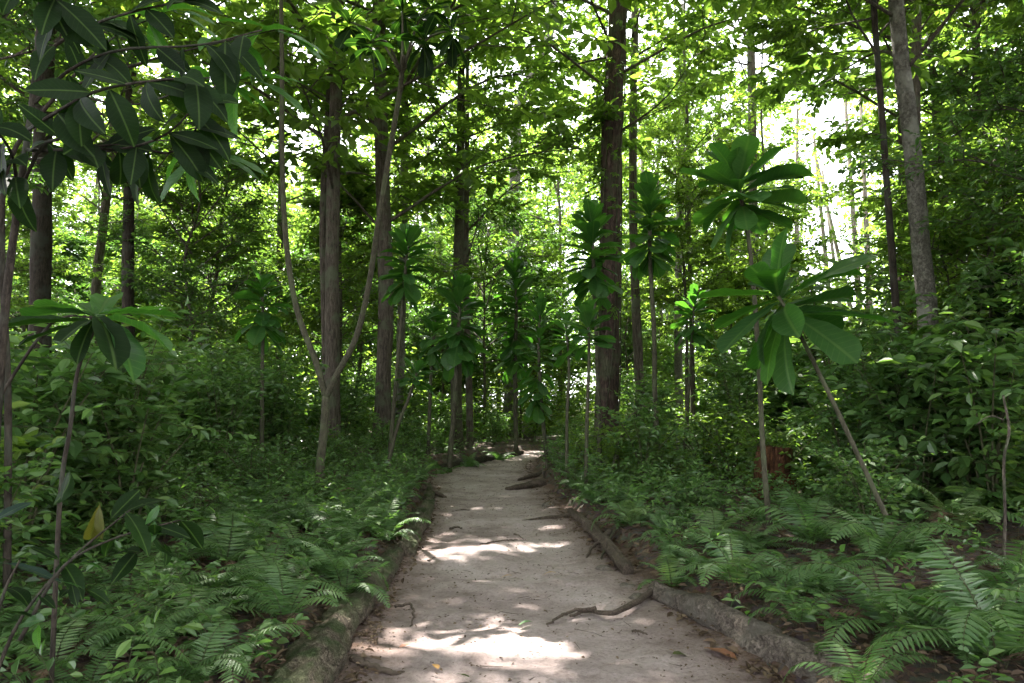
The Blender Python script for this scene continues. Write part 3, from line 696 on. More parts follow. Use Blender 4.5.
# big leaved sapling, near left
rg = np.random.default_rng(31)
Yn = 3.6
b0 = at(58, 560, Yn); b0[2] = ground_h(b0[0], b0[1])
t = thing('broad_leaf_sapling', b0, 'near sapling on the left spreading flat broad green leaves at eye level', 'sapling')
mb = MB(); C = catmull([b0 - [0, 0, .05], at(60, 500, Yn), at(70, 430, Yn), at(78, 370, Yn), at(98, 322, Yn)], 20)
tube(mb, C - b0, np.linspace(.012, .008, 20), 8)
C2 = catmull([at(-20, 430, Yn), at(30, 350, Yn), at(60, 318, Yn), at(98, 318, Yn)], 10); tube(mb, C2 - b0, np.linspace(.008, .006, 10), 6)
obj('stem', mb.mesh('stem', [M['barkdark']]), t)
cc = at(96, 318, Yn) - b0
for i, (ex, ey, dy, s, dk) in enumerate([(182, 310, .1, .42, 0), (178, 322, -.12, .40, 0), (162, 298, .25, .36, 0), (138, 290, .3, .34, 0), (40, 292, .1, .30, 0), (2, 318, -.1, .42, 1), (15, 330, -.3, .30, 1), (72, 352, -.2, .30, 1), (70, 292, .35, .32, 0), (150, 334, -.3, .34, 0), (168, 306, .4, .34, 0), (110, 288, .45, .3, 0), (30, 304, .3, .34, 0), (120, 334, -.4, .3, 1), (60, 330, -.4, .3, 1)]):
    e = at(ex, ey, Yn + dy) - b0; d = Vector(e - cc)
    place_leaf(t, (ROSD if dk else ROS)[i % 6], cc + [0, 0, rg.uniform(-.02, .02)], d, (rg.uniform(-.15, .15), rg.uniform(-.1, .1), 1), d.length * 1.0, .62)
H.append((b0[0], b0[1]))

# foreground tree at upper left, its shadowed look put into the leaf colour
rg = np.random.default_rng(33)
Yd = 3.3
b0 = at(-8, 520, Yd); b0[2] = ground_h(b0[0], b0[1])
t = thing('shaded_leaf_tree', b0, 'dark foreground tree at the left edge with large hanging leaves across the upper left', 'tree')
C = catmull([b0 - [0, 0, .1], at(-4, 430, Yd), at(6, 300, Yd), at(20, 190, Yd), at(30, 120, Yd), at(38, 40, Yd), at(44, -60, Yd)], 34)
mb = MB(); tube(mb, C - b0, np.linspace(.022, .010, 34), 10, 0, .08); obj('trunk', mb.mesh('trunk', [M['barkdark']]), t)
BR = [[(20, 190, 3.3), (50, 140, 3.2), (110, 150, 3.1), (165, 135, 3.0), (200, 100, 3.1)],
      [(26, 150, 3.3), (60, 150, 3.2), (120, 145, 3.1), (180, 150, 3.1), (215, 85, 3.1)],
      [(32, 105, 3.3), (70, 70, 3.3), (120, 50, 3.2), (200, 45, 3.2), (262, 30, 3.2)],
      [(36, 60, 3.3), (80, 30, 3.3), (140, 10, 3.3), (220, -5, 3.3)],
      [(28, 130, 3.3), (60, 110, 3.0), (100, 90, 2.9), (160, 80, 2.9), (210, 78, 2.9)],
      [(18, 200, 3.3), (10, 150, 3.1), (-25, 110, 3.0)],
      [(40, 20, 3.3), (60, 5, 3.0), (20, -25, 3.0)]]
cnt = 0
for k_, br in enumerate(BR):
    P_ = catmull([at(*q) for q in br], 14) - b0
    mb = MB(); tube(mb, P_, np.linspace(.009, .0035, 14), 6)
    obj('branch', mb.mesh('branch', [M['barkdark']]), t)
    nlf = 14
    for i in range(nlf):
        f = .22 + .78 * (i + rg.random() * .6) / nlf; q = P_[min(int(f * 13), 13)]
        dr = P_[13] - P_[0]; dr = dr / np.linalg.norm(dr)
        sd_ = np.cross(dr, [0, 0, 1]) * (1 if i % 2 else -1)
        d = dr * rg.uniform(.0, .9) + sd_ * rg.uniform(-.1, .6) + np.array([rg.normal(0, .45), rg.normal(0, .2), rg.uniform(-1.3, .25)])
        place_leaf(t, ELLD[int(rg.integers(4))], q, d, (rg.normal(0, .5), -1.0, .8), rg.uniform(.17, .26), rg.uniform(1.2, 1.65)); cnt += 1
H.append((b0[0], b0[1]))

# second drooping-leaf branch cluster (finer shoots with long leaves) to its right
rg = np.random.default_rng(34)
Ye = 4.4
b0 = at(12, 540, Ye + .5); b0[2] = ground_h(b0[0], b0[1])
t = thing('long_leaved_tree', b0, 'slender tree behind the dark foreground one with long pointed leaves at its branch ends', 'tree')
mb = MB(); C = catmull([b0 - [0, 0, .1], at(8, 400, Ye + .5), at(2, 250, Ye + .4), at(10, 160, Ye + .2), at(60, 90, Ye)], 26)
tube(mb, C - b0, np.linspace(.025, .012, 26), 8); obj('trunk', mb.mesh('trunk', [M['barkdark']]), t)
for k_, (br, n_) in enumerate([([(60, 90, Ye), (130, 105, Ye), (200, 85, Ye), (252, 78, Ye)], 9), ([(10, 160, Ye), (90, 155, Ye), (160, 140, Ye), (205, 152, Ye)], 11), ([(60, 90, Ye), (150, 60, Ye), (210, 45, Ye), (275, 30, Ye)], 10), ([(60, 90, Ye), (110, 40, Ye), (170, 10, Ye)], 9)]):
    P_ = catmull([at(*q) for q in br], 12) - b0
    mb = MB(); tube(mb, P_, np.linspace(.008, .003, 12), 6); obj('branch', mb.mesh('branch', [M['barkdark']]), t)
    for i in range(n_):
        az = i * 2.4; e_ = P_[-1 - (i % 4)]
        d = np.array([math.cos(az) * .9 + .35, math.sin(az) * .8 - .1, rg.uniform(-.6, .25)])
        place_leaf(t, (ELL, ROSM)[0][i % 4], e_, d, (0, -.5, 1), rg.uniform(.3, .42), .85)
# ------------------------------------------------------------------ lower-left near plants
rg = np.random.default_rng(41)
Yp = 2.9
b0 = at(20, 700, Yp); b0[2] = ground_h(b0[0], b0[1])
t = thing('woody_shrub', b0, 'straggly woody shrub in the lower left corner with one yellowing leaf and blue-grey leaves', 'shrub')
sr = []
for k_, br in enumerate([[(-10, 690, Yp), (20, 620, Yp), (70, 560, Yp), (130, 510, Yp)], [(20, 640, Yp), (60, 570, Yp), (110, 540, Yp), (180, 520, Yp)], [(-10, 640, Yp), (5, 590, Yp), (20, 560, Yp)]]):
    P_ = catmull([at(*q) for q in br], 12) - b0; P_[0][2] = -.05 if k_ == 0 else P_[0][2]
    mb = MB(); tube(mb, P_, np.linspace(.008, .003, 12), 6); obj('branch', mb.mesh('branch', [M['barkdark']]), t)
def lf(px, py, ex, ey, ms, i, w=1, dy=0, up=(0, -1, .6)):
    a = at(px, py, Yp) - b0; e = at(ex, ey, Yp + dy) - b0; d = Vector(e - a); place_leaf(t, ms[i % len(ms)], a, d, up, d.length, w)
lf(100, 503, 88, 550, YEL, 0, .6, .05, (.8, -1, .4)); lf(100, 505, 98, 540, YEL, 1, .9); lf(-8, 522, 30, 498, GRY, 0, .9, .1); lf(0, 562, 62, 576, GRY, 1, .6, .1, (0, -.3, 1))
for i, (a_, b_, c_, d_) in enumerate([(125, 512, 165, 492), (125, 512, 152, 540), (110, 520, 140, 488), (150, 525, 160, 565), (150, 525, 188, 532), (70, 470, 72, 500), (70, 470, 58, 500), (30, 610, 14, 572), (180, 520, 200, 540), (60, 560, 85, 590), (60, 560, 32, 545)]):
    lf(a_, b_, c_, d_, ELLD, i, 1.1, rg.uniform(-.15, .2), (rg.normal(0, .6), -.4, 1))
for i in range(26):
    x, y = (rg.uniform(10, 180), 0); y = 640 - .75 * x + rg.normal(0, 12); an = rg.uniform(0, 6.28)
    lf(x, y, x + 24 * math.cos(an), y + 20 * math.sin(an), ELLD if i % 3 else ELL, i, 1.1, rg.uniform(-.12, .12), (rg.normal(0, .5), -.2, 1))

# ------------------------------------------------------------------ logs, roots, stump
def log(name, label, cat, pts, r, mt, k=28, n=90, rough=.34, seed=0, group=None):
    P_ = catmull(pts, n); b_ = np.array([P_[0][0], P_[0][1], ground_h(P_[0][0], P_[0][1])])
    mb = MB(); tube(mb, P_ - b_, r if np.isscalar(r) else np.interp(np.linspace(0, 1, n), np.linspace(0, 1, len(r)), r), k, 0, rough, 0, seed)
    o = obj(name, mb.mesh(name, [M[mt]]), None, b_); return tag(o, label, cat, group)
LG = 'logs laid along the path edges'
log('log', 'thick mossy log edging the near left side of the path', 'log', [[*gr(268, 760)[:2], .07], [*gr(318, 672)[:2], .09], [*gr(362, 608)[:2], .09], [*gr(396, 562)[:2], .06]], [.15, .14, .12, .10], 'log', seed=2, group=LG)
log('log', 'mossy log on the left edge behind the thick one, half under ferns', 'log', [[*gr(404, 560)[:2], .08], [*gr(420, 530)[:2], .10], [*gr(429, 505)[:2], .09], [*gr(428, 490)[:2], .06]], [.09, .10, .08, .07], 'log', seed=4, group=LG, rough=.5)
log('log', 'long bare grey-brown log edging the near right side of the path', 'log', [[*gr(655, 598)[:2], .05], [*gr(705, 622)[:2], .07], [*gr(765, 655)[:2], .08], [*gr(850, 700)[:2], .08], [*gr(930, 745)[:2], .08]], [.075, .10, .11, .12, .12], 'logbare', seed=6, group=LG, rough=.3)
log('log', 'dark low log along the far left edge where the path bends', 'log', [[*gr(425, 474)[:2], .05], [*gr(455, 467)[:2], .06], [*gr(490, 460.5)[:2], .07], [*gr(522, 455)[:2], .08]], [.07, .09, .09, .07], 'barkdark', seed=8, group=LG)
log('log', 'short weathered log on the right edge behind the root bank', 'log', [[*gr(628, 578)[:2], .06], [*gr(612, 558)[:2], .08], [*gr(592, 536)[:2], .08], [*gr(570, 516)[:2], .07]], [.05, .06, .07, .05], 'root', seed=9, group=LG, rough=.5)
log('log', 'pale fallen pole lying beyond the path bend', 'log', [at(536, 438, 27), at(560, 437, 27), at(604, 435, 27.5)], .05, 'barkgrey', 8, 10)

def root(label, pts, r, group='exposed roots on the path', mt='root', name='root', cat='root'):
    P_ = catmull(pts, 26); 
    for i in range(len(P_)): P_[i, 2] += .012 * mnoise.noise((i * .5, r * 90, 0)); P_[i, 0] += .02 * mnoise.noise((i * .6, 3, r * 50)); P_[i, 1] += .02 * mnoise.noise((i * .7, r * 70, 5))
    b_ = np.array([P_[0][0], P_[0][1], 0]); mb = MB(); tube(mb, P_ - b_, np.linspace(r, r * .4, 26), 8, 0, .25, 0, r * 100)
    return tag(obj(name, mb.mesh(name, [M[mt]]), None, b_), label, cat, group)
def gz(px, py, z): q = gr(px, py); q[2] = z; return q
root('knobbly root running from the right bank onto the middle of the path', [gz(655, 598, .07), gz(635, 610, .05), gz(610, 618, .035), gz(590, 612, .012), gz(570, 615, -.01)], .027)
root('thin root branch at the left tip of the knobbly root', [gz(596, 613, .03), gz(575, 614, .03), gz(562, 618, .02), gz(547, 624, .0)], .018)
root('dark flat root ridge crossing the right edge at the narrow part of the path', [gz(600, 521, .06), gz(575, 519, .04), gz(548, 520, .03), gz(522, 521, .0)], .05)
root('lumpy dark root clump at the right edge near the bend', [gz(545, 487, .08), gz(530, 488, .06), gz(517, 490, .05), gz(506, 489, .0)], .09)
root('second dark root clump just behind the first near the bend', [gz(540, 478, .09), gz(528, 480, .06), gz(518, 481, .02)], .07)
root('dark root stub on the left edge past the mossy log', [gz(424, 494, .1), gz(436, 496, .06), gz(446, 498, .0)], .06)
root('root curling over the right bank toward the path', [gz(610, 545, .16), gz(603, 550, .12), gz(592, 552, .05), gz(585, 560, -.01)], .03)
root('pale root hooked down the right bank', [gz(625, 540, .18), gz(614, 545, .15), gz(604, 556, .05), gz(600, 562, -.01)], .02, mt='barkthin')
root('root lying low at the near left below the mossy log', [gz(352, 668, .06), gz(372, 672, .03), gz(392, 676, .02), gz(408, 672, -.01)], .025)
root('thin root looping out of the left log shadow', [gz(395, 612, .04), gz(410, 608, .03), gz(414, 618, .02), gz(410, 628, -.01)], .013)
SKG = 'sticks lying on the path'
def stick(label, a, b, r=.012):
    root(label, [gz(*a, .012), gz((a[0] + b[0]) / 2, (a[1] + b[1]) / 2 - 1, .02), gz(*b, .015)], r, SKG, 'root', 'stick', 'stick')
stick('long thin stick lying across the middle of the path', (480, 546), (518, 541), .013)
stick('short crossing twig at the right end of the long thin stick', (514, 535), (524, 541), .009)
stick('short dark stick left of the long one on the path', (450, 530), (462, 529), .018)
stick('twig lying right of the path centre below the knobbly root', (632, 633), (648, 637), .01)
stick('dark bit of bark near the left log on the path', (428, 563), (438, 559), .016)
stick('small dark stick at the left of the path in front of the stub', (452, 513), (470, 511), .014)

def fallen(label, px, py, s, col, rz, k=0):
    m_ = {'y': M['yellow'], 'o': M['litter'], 'g': M['big']}[col]
    me_ = remat(ELL[k % 4], m_); 
    q = gr(px, py); q[2] = .02
    o = obj('fallen_leaf', me_, None, q); o.rotation_euler = (R(-8), R(5), rz); o.scale = (s * 1.5, s, s)
    tag(o, label, 'leaf', 'single leaves lying on the path')
M['red'] = leaf_mat('red_brown_dead_leaf', [(.18, .06, .035), (.22, .09, .05)], tr=.1, rough=.7, veins=True)
M['orange'] = leaf_mat('orange_dead_leaf', [(.35, .18, .05), (.40, .22, .07)], tr=.1, rough=.7, veins=True)
for (lb, px, py, s, c, rz) in [('yellow leaf on the path at the bottom of the photo', 470, 681, .09, 'yellow', 1.2), ('orange-tan leaf on the path in the middle, left of the path centre line', 512, 578, .11, 'orange', 1.5),
      ('green leaf lying on the path left of the root tip', 533, 625, .11, 'big', 1.8), ('yellow-green leaf on the near right of the path', 672, 658, .12, 'yellow', -1.2),
      ('large red-brown curled leaf against the bare log', 738, 664, .26, 'red', .6), ('small red-brown leaf at the left side of the path', 411, 648, .10, 'red', 2.2),
      ('orange leaf near the bottom left of the path', 438, 673, .09, 'orange', .4), ('tan leaf at the right of the path ahead of the root', 556, 575, .13, 'orange', 1.4), ('dark leaf beside the tan one ahead of the root', 580, 577, .12, 'litter', 1.2), ('small dark leaf on the right side of the path above the knobbly root', 592, 585, .06, 'litter', .2)]:
    me_ = remat(ELL[len(lb) % 4], M[c]); q = gr(px, py); q[2] = .022
    o = obj('fallen_leaf', me_, None, q); o.rotation_euler = (R(12), R(8), rz); o.scale = (s * 1.5, s, s); tag(o, lb, 'leaf', 'single leaves lying on the path')

# stump
q = gr(774, 512); q[2] = ground_h(q[0], q[1])
mb = MB(); Pz = np.array([[0, 0, -.1], [.02, 0, .15], [.0, .02, .32], [.03, 0, .78]]); tube(mb, catmull(Pz, 12), np.linspace(.25, .2, 12), 22, 0, .35, .4, 5)
o = tag(obj('tree_stump', mb.mesh('stump', [M['stump']]), None, q), 'rotting red-brown stump behind the ferns on the right', 'stump')
H.append((q[0], q[1]))
# small dark post near the bend
q = gr(544, 486); mb = MB(); tube(mb, np.array([[0, 0, -.1], [0, 0, .15], [.01, 0, .3]]), [.03, .03, .025], 8); tag(obj('wooden_peg', mb.mesh('peg', [M['barkdark']]), None, q), 'small dark wooden peg at the right edge near the bend', 'peg')
# stones at the right bank
rg = np.random.default_rng(55)
for i, (px, py, s, lb) in enumerate([(640, 600, .11, 'rounded stone at the end of the bare log'), (627, 588, .09, 'small stone in the right bank above the bare log end'), (605, 570, .10, 'pale stone half buried in the right bank'), (548, 506, .13, 'grey stone at the right edge beyond the root ridge'), (590, 528, .07, 'small stone on the right edge beside the flat root ridge')]):
    q = gr(px, py); q[2] = .0; s *= .8
    bm_v = []; mb = MB(); nn = 12
    Vv = []; 
    for a in range(9):
        th = math.pi * a / 8
        for b_ in range(nn):
            ph = 2 * math.pi * b_ / nn; v = np.array([math.sin(th) * math.cos(ph), math.sin(th) * math.sin(ph), math.cos(th) * .6]); Vv.append(v * s * (1 + .4 * mnoise.noise(tuple(v * 1.6 + i * 5))))
    qq = [[a * nn + b_, (a + 1) * nn + b_, (a + 1) * nn + (b_ + 1) % nn, a * nn + (b_ + 1) % nn] for a in range(8) for b_ in range(nn)]
    mb.add(Vv, qq, smooth=True); tag(obj('stone', mb.mesh('stone', [M['stone']]), None, q), lb, 'stone', 'stones in the right bank of the path')

# thin bare stem at far right
q = gr(1004, 598); b0 = q.copy(); b0[2] = ground_h(q[0], q[1]); Yr = q[1]
t = thing('bare_sapling', b0, 'pale leafless thin stem with a side twig near the right edge', 'sapling')
mb = MB(); C = catmull([b0 - [0, 0, .05], at(1005, 520, Yr), at(1004, 460, Yr), at(1009, 430, Yr), at(1003, 395, Yr)], 22); tube(mb, C - b0, np.linspace(.014, .009, 22), 8, 0, .12)
tube(mb, catmull([at(1004, 420, Yr), at(990, 416, Yr), at(976, 425, Yr)], 8) - b0, np.linspace(.007, .003, 8), 5)
tube(mb, catmull([at(1005, 590, Yr), at(1014, 570, Yr), at(1016, 540, Yr)], 8) - b0, np.linspace(.006, .003, 8), 5)
obj('stem', mb.mesh('stem', [M['bark']]), t)
H.append((b0[0], b0[1]))

# ------------------------------------------------------------------ hero ferns
rg = np.random.default_rng(61)
def fr(label, px, py, n, L, pale=0, zo=.0):
    q = gr(px, py, .18); q[2] = ground_h(q[0], q[1]) + zo
    ms = FRP if pale == 2 else (FR + FRP[:1] if pale else FR)
    return make_fern_parts(q, label, n, L, rg, ms, 'ferns bordering the path')
fr('large arching fern in front of the rotting stump', 812, 552, 11, .9, 1)
fr('fern with long sweeping fronds right of the leaning sapling stem', 955, 540, 11, 1.0, 1)
fr('broad fern at the foot of the leaning sapling', 893, 640, 11, .9, 1)
fr('pale fern filling the bottom right corner', 1000, 676, 12, .85, 1)
fr('dark fern overhanging the bare log end at the bottom', 860, 682, 8, .55)
fr('fern with drooping fronds by the bare log halfway', 735, 590, 9, .7, 1)
fr('bright fern where the bare log begins', 672, 572, 9, .55, 1)
fr('pale curled-frond fern left of the stump', 715, 545, 9, .65, 2)
fr('fern behind the pale curled one', 690, 510, 10, .85, 1)
fr('low fern over the right bank, beside the short weathered log', 630, 528, 9, .6, 1)
fr('small fern at the right edge beside the flat root ridge', 600, 503, 8, .6)
fr('fern under the two thin sapling stems on the right', 578, 492, 9, .6)
fr('small fern between the bare log and the corner fern', 800, 628, 7, .45)
fr('fern at the right edge beside the bare pale stem', 1020, 590, 8, .6)
fr('upright fern behind the leaning sapling stem', 880, 575, 10, .85, 1)
fr('fern tucked between stump and upright sapling', 748, 548, 7, .42, 2)
fr('silvery fern with one glossy upright frond on the near left', 190, 640, 5, .6, 2)
fr('fern drooping over the thick mossy log', 345, 590, 9, .6)
fr('fern on the left bank beside the forked tree base', 345, 540, 10, .75)
fr('bright fern spilling over the left log near the path', 385, 535, 10, .65)
fr('fern behind the left log in the shade of the forked tree', 368, 505, 9, .7)
fr('brownish fern below the forked tree', 300, 560, 8, .65, 1)
fr('fern on the left bank near the dark root stub', 402, 498, 9, .65)
fr('low yellow-green fern at the bottom left near the mossy log', 230, 672, 9, .55, 1)
fr('upright fern in the lower left corner', 52, 690, 7, .5, 1)
fr('dark fern behind the near mossy log bottom', 285, 625, 9, .6)
fr('wide fern in the left undergrowth below the yellowing leaf', 130, 610, 9, .65)
fr('fern in the left undergrowth level with the yellowing leaf', 225, 570, 9, .7)
fr('fern in the left undergrowth left of the forked tree', 255, 530, 9, .75)

for (lb, px_, py_) in (('fern hanging over the dark log at its near left end', 440, 467), ('fern hanging over the dark log halfway to the bend', 468, 460), ('fern hanging over the dark log at the bend', 500, 454), ('fern on the left bank where the mossy log meets the dark log', 420, 480)):
    fr(lb, px_, py_, 9, .85)
# ------------------------------------------------------------------ scattered plants
fr_ = np.random.default_rng(71)
cxs = np.array(H)
def inview(x, y, m=1.15): return y > 1.5 and abs(x) < y * 512 / F * m + 1.5
# further ferns (single meshes, tiny in the photo)
STP = gr(772, 520)
zone_f = {('l', 0): 'fern among the undergrowth left of the path in the foreground', ('l', 1): 'fern in the left undergrowth level with the forked tree', ('l', 2): 'distant fern left of the path near the bend',
          ('r', 0): 'fern among the undergrowth right of the path in the foreground', ('r', 1): 'fern in the right undergrowth beyond the stump', ('r', 2): 'distant fern right of the path near the bend'}
cnt = 0; tries = 0
while cnt < 235 and tries < 8000:
    tries += 1
    y = fr_.uniform(3.2, 24) ; x = fr_.uniform(-y * .75 - 1, y * .75 + 1)
    d = out_dist(x, y)
    if d < .45 or d > 7: continue
    if fr_.random() > math.exp(-max(d - .8, 0) / 3.5): continue
    if x > 0 and y < 8.6 and fr_.random() < .5: continue
    if x < 0 and y < 6 and fr_.random() < .3: continue
    if abs(x - STP[0] * y / STP[1]) < .6 and STP[1] - 3 < y < STP[1] + .4: continue
    s = fr_.uniform(.4, .75)
    lr = 'l' if x < path_lr(y)[0] else 'r'; zn = 0 if y < 8 else (1 if y < 14 else 2)
    o = obj('fern', FM[int(fr_.integers(4))], None, (x, y, ground_h(x, y) - .02)); o.scale = (s, s, s * fr_.uniform(.7, 1)); o.rotation_euler = (0, 0, fr_.uniform(0, 6.28))
    tag(o, zone_f[(lr, zn)], 'fern', 'ferns: ' + zone_f[(lr, zn)]); cnt += 1

zone_s = {('l', 0): 'leafy shrub in the left undergrowth in the foreground', ('l', 1): 'leafy shrub in the left undergrowth level with the forked tree', ('l', 2): 'leafy shrub left of the path beyond the forked tree', ('l', 3): 'far shrub left of the path bend',
          ('r', 0): 'leafy shrub in the right undergrowth in the foreground', ('r', 1): 'leafy shrub in the right undergrowth behind the stump', ('r', 2): 'leafy shrub right of the path beyond the upright sapling', ('r', 3): 'far shrub beyond the path bend on the right'}
cnt = 0; tries = 0
while cnt < 285 and tries < 20000:
    tries += 1
    y = fr_.uniform(3.6, 34); x = fr_.uniform(-y * .75 - 1, y * .75 + 1)
    d = out_dist(x, y)
    if d < (1.6 if y < 12 else 1.0): continue
    if y < 8 and d < 2.4: continue
    if abs(x - STP[0] * y / STP[1]) < .8 and STP[1] - 4 < y < STP[1] + .6: continue
    if x > 0 and y < 7.5: continue
    zn = 0 if y < 8 else (1 if y < 13 else (2 if y < 22 else 3)); lr = 'l' if x < path_lr(y)[0] else 'r'
    v = int(fr_.integers(6)); s = fr_.uniform(.7, 1.15)
    if zn == 1 and lr == 'l' and d < 2.5 and fr_.random() < .5: continue
    if d < 2.5: v = [2, 5, 0][int(fr_.integers(3))]; s *= .75
    if d > 5 and y > 9: s *= 1.25
    if lr == 'r' and y > 8: s *= 1.2
    t = thing('shrub', (x, y, ground_h(x, y)), zone_s[(lr, zn)], 'shrub', 'shrubs: ' + zone_s[(lr, zn)], fr_.uniform(0, 6.28), s)
    obj('stem', SHR[v][0], t); obj('foliage', SHR[v][1], t); cnt += 1

for k_, (px_, yy_, v_, s_) in enumerate([(938, 9.6, 3, 1.15), (915, 9.2, 1, 1.1), (958, 9.0, 4, 1.1), (880, 9.8, 3, 1.0), (985, 8.6, 1, 1.2), (1010, 9.4, 3, 1.2), (845, 10.2, 0, 1.2)]):
    x_ = (px_ - 512) / F * yy_
    t = thing('shrub', (x_, yy_, ground_h(x_, yy_)), zone_s[('r', 1)], 'shrub', 'shrubs: ' + zone_s[('r', 1)], k_ * 1.3, s_); obj('stem', SHR[v_][0], t); obj('foliage', SHR[v_][1], t)
# understorey trees
zone_u = {('l', 0): 'thin leafy understorey tree on the left, nearer than the straight brown trunk', ('l', 1): 'leafy understorey tree on the left behind the straight brown trunk', ('r', 0): 'thin leafy understorey tree on the right, nearer than the vine-wrapped trunk',
          ('r', 1): 'leafy understorey tree on the right behind the vine-wrapped trunk', ('c', 1): 'leafy understorey tree beyond the end of the visible path'}
LIT = [(-4.5, 8, 2), (-9, 14, 4), (6.5, 10.5, 2), (4, 17, 3), (9, 18, 4), (-6, 12, 3.2), (-9, 22, 5), (0, 32, 6), (5.5, 14, 2.6), (10, 24, 5), (-3, 17, 2), (-16, 34, 6), (12, 38, 6), (1, 22, 2)]
def thin_trunk(seed, h, r_, bark):
    rg = np.random.default_rng(seed); pts = [[0, 0, -.2]]; 
    for i in range(1, 6): pts.append([rg.normal(0, .12) * i * .35, rg.normal(0, .12) * i * .35, h * i / 5])
    mb = MB(); C = catmull(pts, 26); tube(mb, C, np.linspace(r_, r_ * .4, 26), 9, 0, .1, .3, seed); return mb.mesh('trunk', [M[bark]]), C
THT = [thin_trunk(600 + i, 9, .05 + .014 * i, b_) for i, b_ in enumerate(['barkthin', 'bark', 'barkthin', 'barkdark'])]
pos = []
def blocks(x, y, z, r):
    sx, sy = x + .235 * z, y - .527 * z
    return any((sx - a) ** 2 + (sy - b) ** 2 < (c + r) ** 2 for a, b, c in LIT)
def und_tree(x, y, s, z0, v, lab, grp):
    tv = int(fr_.integers(4)); h = z0 + 6 * s
    t = thing('understorey_tree', (x, y, ground_h(x, y)), lab, 'tree', grp, fr_.uniform(0, 6.28))
    k = h / 9; a = obj('trunk', THT[tv][0], t); a.scale = (s, s, k)
    c = obj('crown', UND[v], t, (0, 0, z0)); c.scale = (s, s, s)
def in_gap(x, y, r, top):
    if y < 14: return False
    px = 512 + F * x / y; rp = 14 + .3 * r * F / y
    return abs(px - 838) < rp and top > CAMZ + y * .2
tries = 0; cnt = 0
while cnt < 118 and tries < 20000:
    tries += 1
    y = fr_.uniform(6, 52); x = fr_.uniform(-y * .8 - 3, y * .8 + 3)
    d = out_dist(x, y)
    if d < 2.6: continue
    if y < 11 and d < 3.8: continue
    if y < 12.5 and .3 * y < x < .66 * y: continue
    if any((x - a) ** 2 + (y - b) ** 2 < (1.5 + y * .02) ** 2 for a, b in pos): continue
    if y < 18 and any((x - a) ** 2 + (y - b) ** 2 < .8 for a, b in H): continue
    pos.append((x, y))
    px = 512 + F * x / y
    zn = 0 if y < 19 else 1; lr = 'l' if px < 440 else ('r' if px > 600 or zn == 0 else 'c')
    lab = zone_u[(lr, zn)]
    s = fr_.uniform(.7, 1.3) if y > 14 else fr_.uniform(.55, .85)
    z0 = fr_.uniform(.8, 3.8) if y > 14 else fr_.uniform(2.2, 4.5)
    if px > 700 and y < 25: z0 = fr_.uniform(1.0, 3.5)
    if in_gap(x, y, 2.3 * s, z0 + 6 * s): continue
    if y < 27 and blocks(x, y, z0 + 3, .5) and fr_.random() < .8: continue
    und_tree(x, y, s, z0, int(fr_.integers(6)), lab, 'trees: ' + lab); cnt += 1

# canopy trees behind and over the camera and far beyond (unseen trunks shade the place)
cpos = []
def blocks(x, y, z, r):
    sx, sy = x + .235 * z, y - .527 * z
    return any((sx - a) ** 2 + (sy - b) ** 2 < (c + r) ** 2 for a, b, c in LIT)
CT = thin_trunk(650, 20, .19, 'bark')[0]
for (x, y, s, z0) in ((-9.3, 9.6, 1.05, 9.5), (-7.2, 5.0, 1.0, 9.0), (-4.5, -1.5, 1.0, 8), (5.5, 1.5, 1.1, 9), (8.8, 8.5, 1.0, 9.5), (-3.6, -6, 1.1, 8), (3.9, -4, 1.1, 8), (-10.8, 3.2, 1.1, 8), (10.2, 3.0, 1.1, 8)):  # dense-crowned trees added out of view to shade the foreground
    cpos.append((x, y)); t = thing('canopy_tree', (x, y, ground_h(x, y)), 'canopy tree behind and beside the viewpoint', 'tree', 'trees: canopy tree behind and beside the viewpoint')
    a = obj('trunk', CT, t); a.scale = (s, s, 1); c = obj('crown', CAND, t, (0, 0, z0)); c.scale = (s, s, s); c.rotation_euler = (0, 0, x * 2)
for (px_, y, s, z0, lab) in ((692, 27, .85, 4.0, 'tall canopy tree far back on the right'), (725, 38, 1.2, 5.0, 'tall canopy tree far back on the right'), (662, 44, 1.3, 7.0, 'tall canopy tree far back on the right'), (560, 42, 1.2, 6.0, 'tall canopy tree far back beyond the end of the path'),
        (770, 33, .8, 3.0, 'tall canopy tree far back on the right'), (215, 40, 1.2, 4.0, 'tall canopy tree far back on the left'), (425, 46, 1.3, 7.0, 'tall canopy tree far back on the left')):
    x = (px_ - 512) / F * y; cpos.append((x, y)); t = thing('canopy_tree', (x, y, ground_h(x, y)), lab, 'tree', 'trees: ' + lab)
    a = obj('trunk', CT, t); a.scale = (.6 * s, .6 * s, .95); c = obj('crown', CAN[int(px_) % 4], t, (0, 0, z0)); c.scale = (s * .8, s * .8, s); c.rotation_euler = (0, 0, px_)
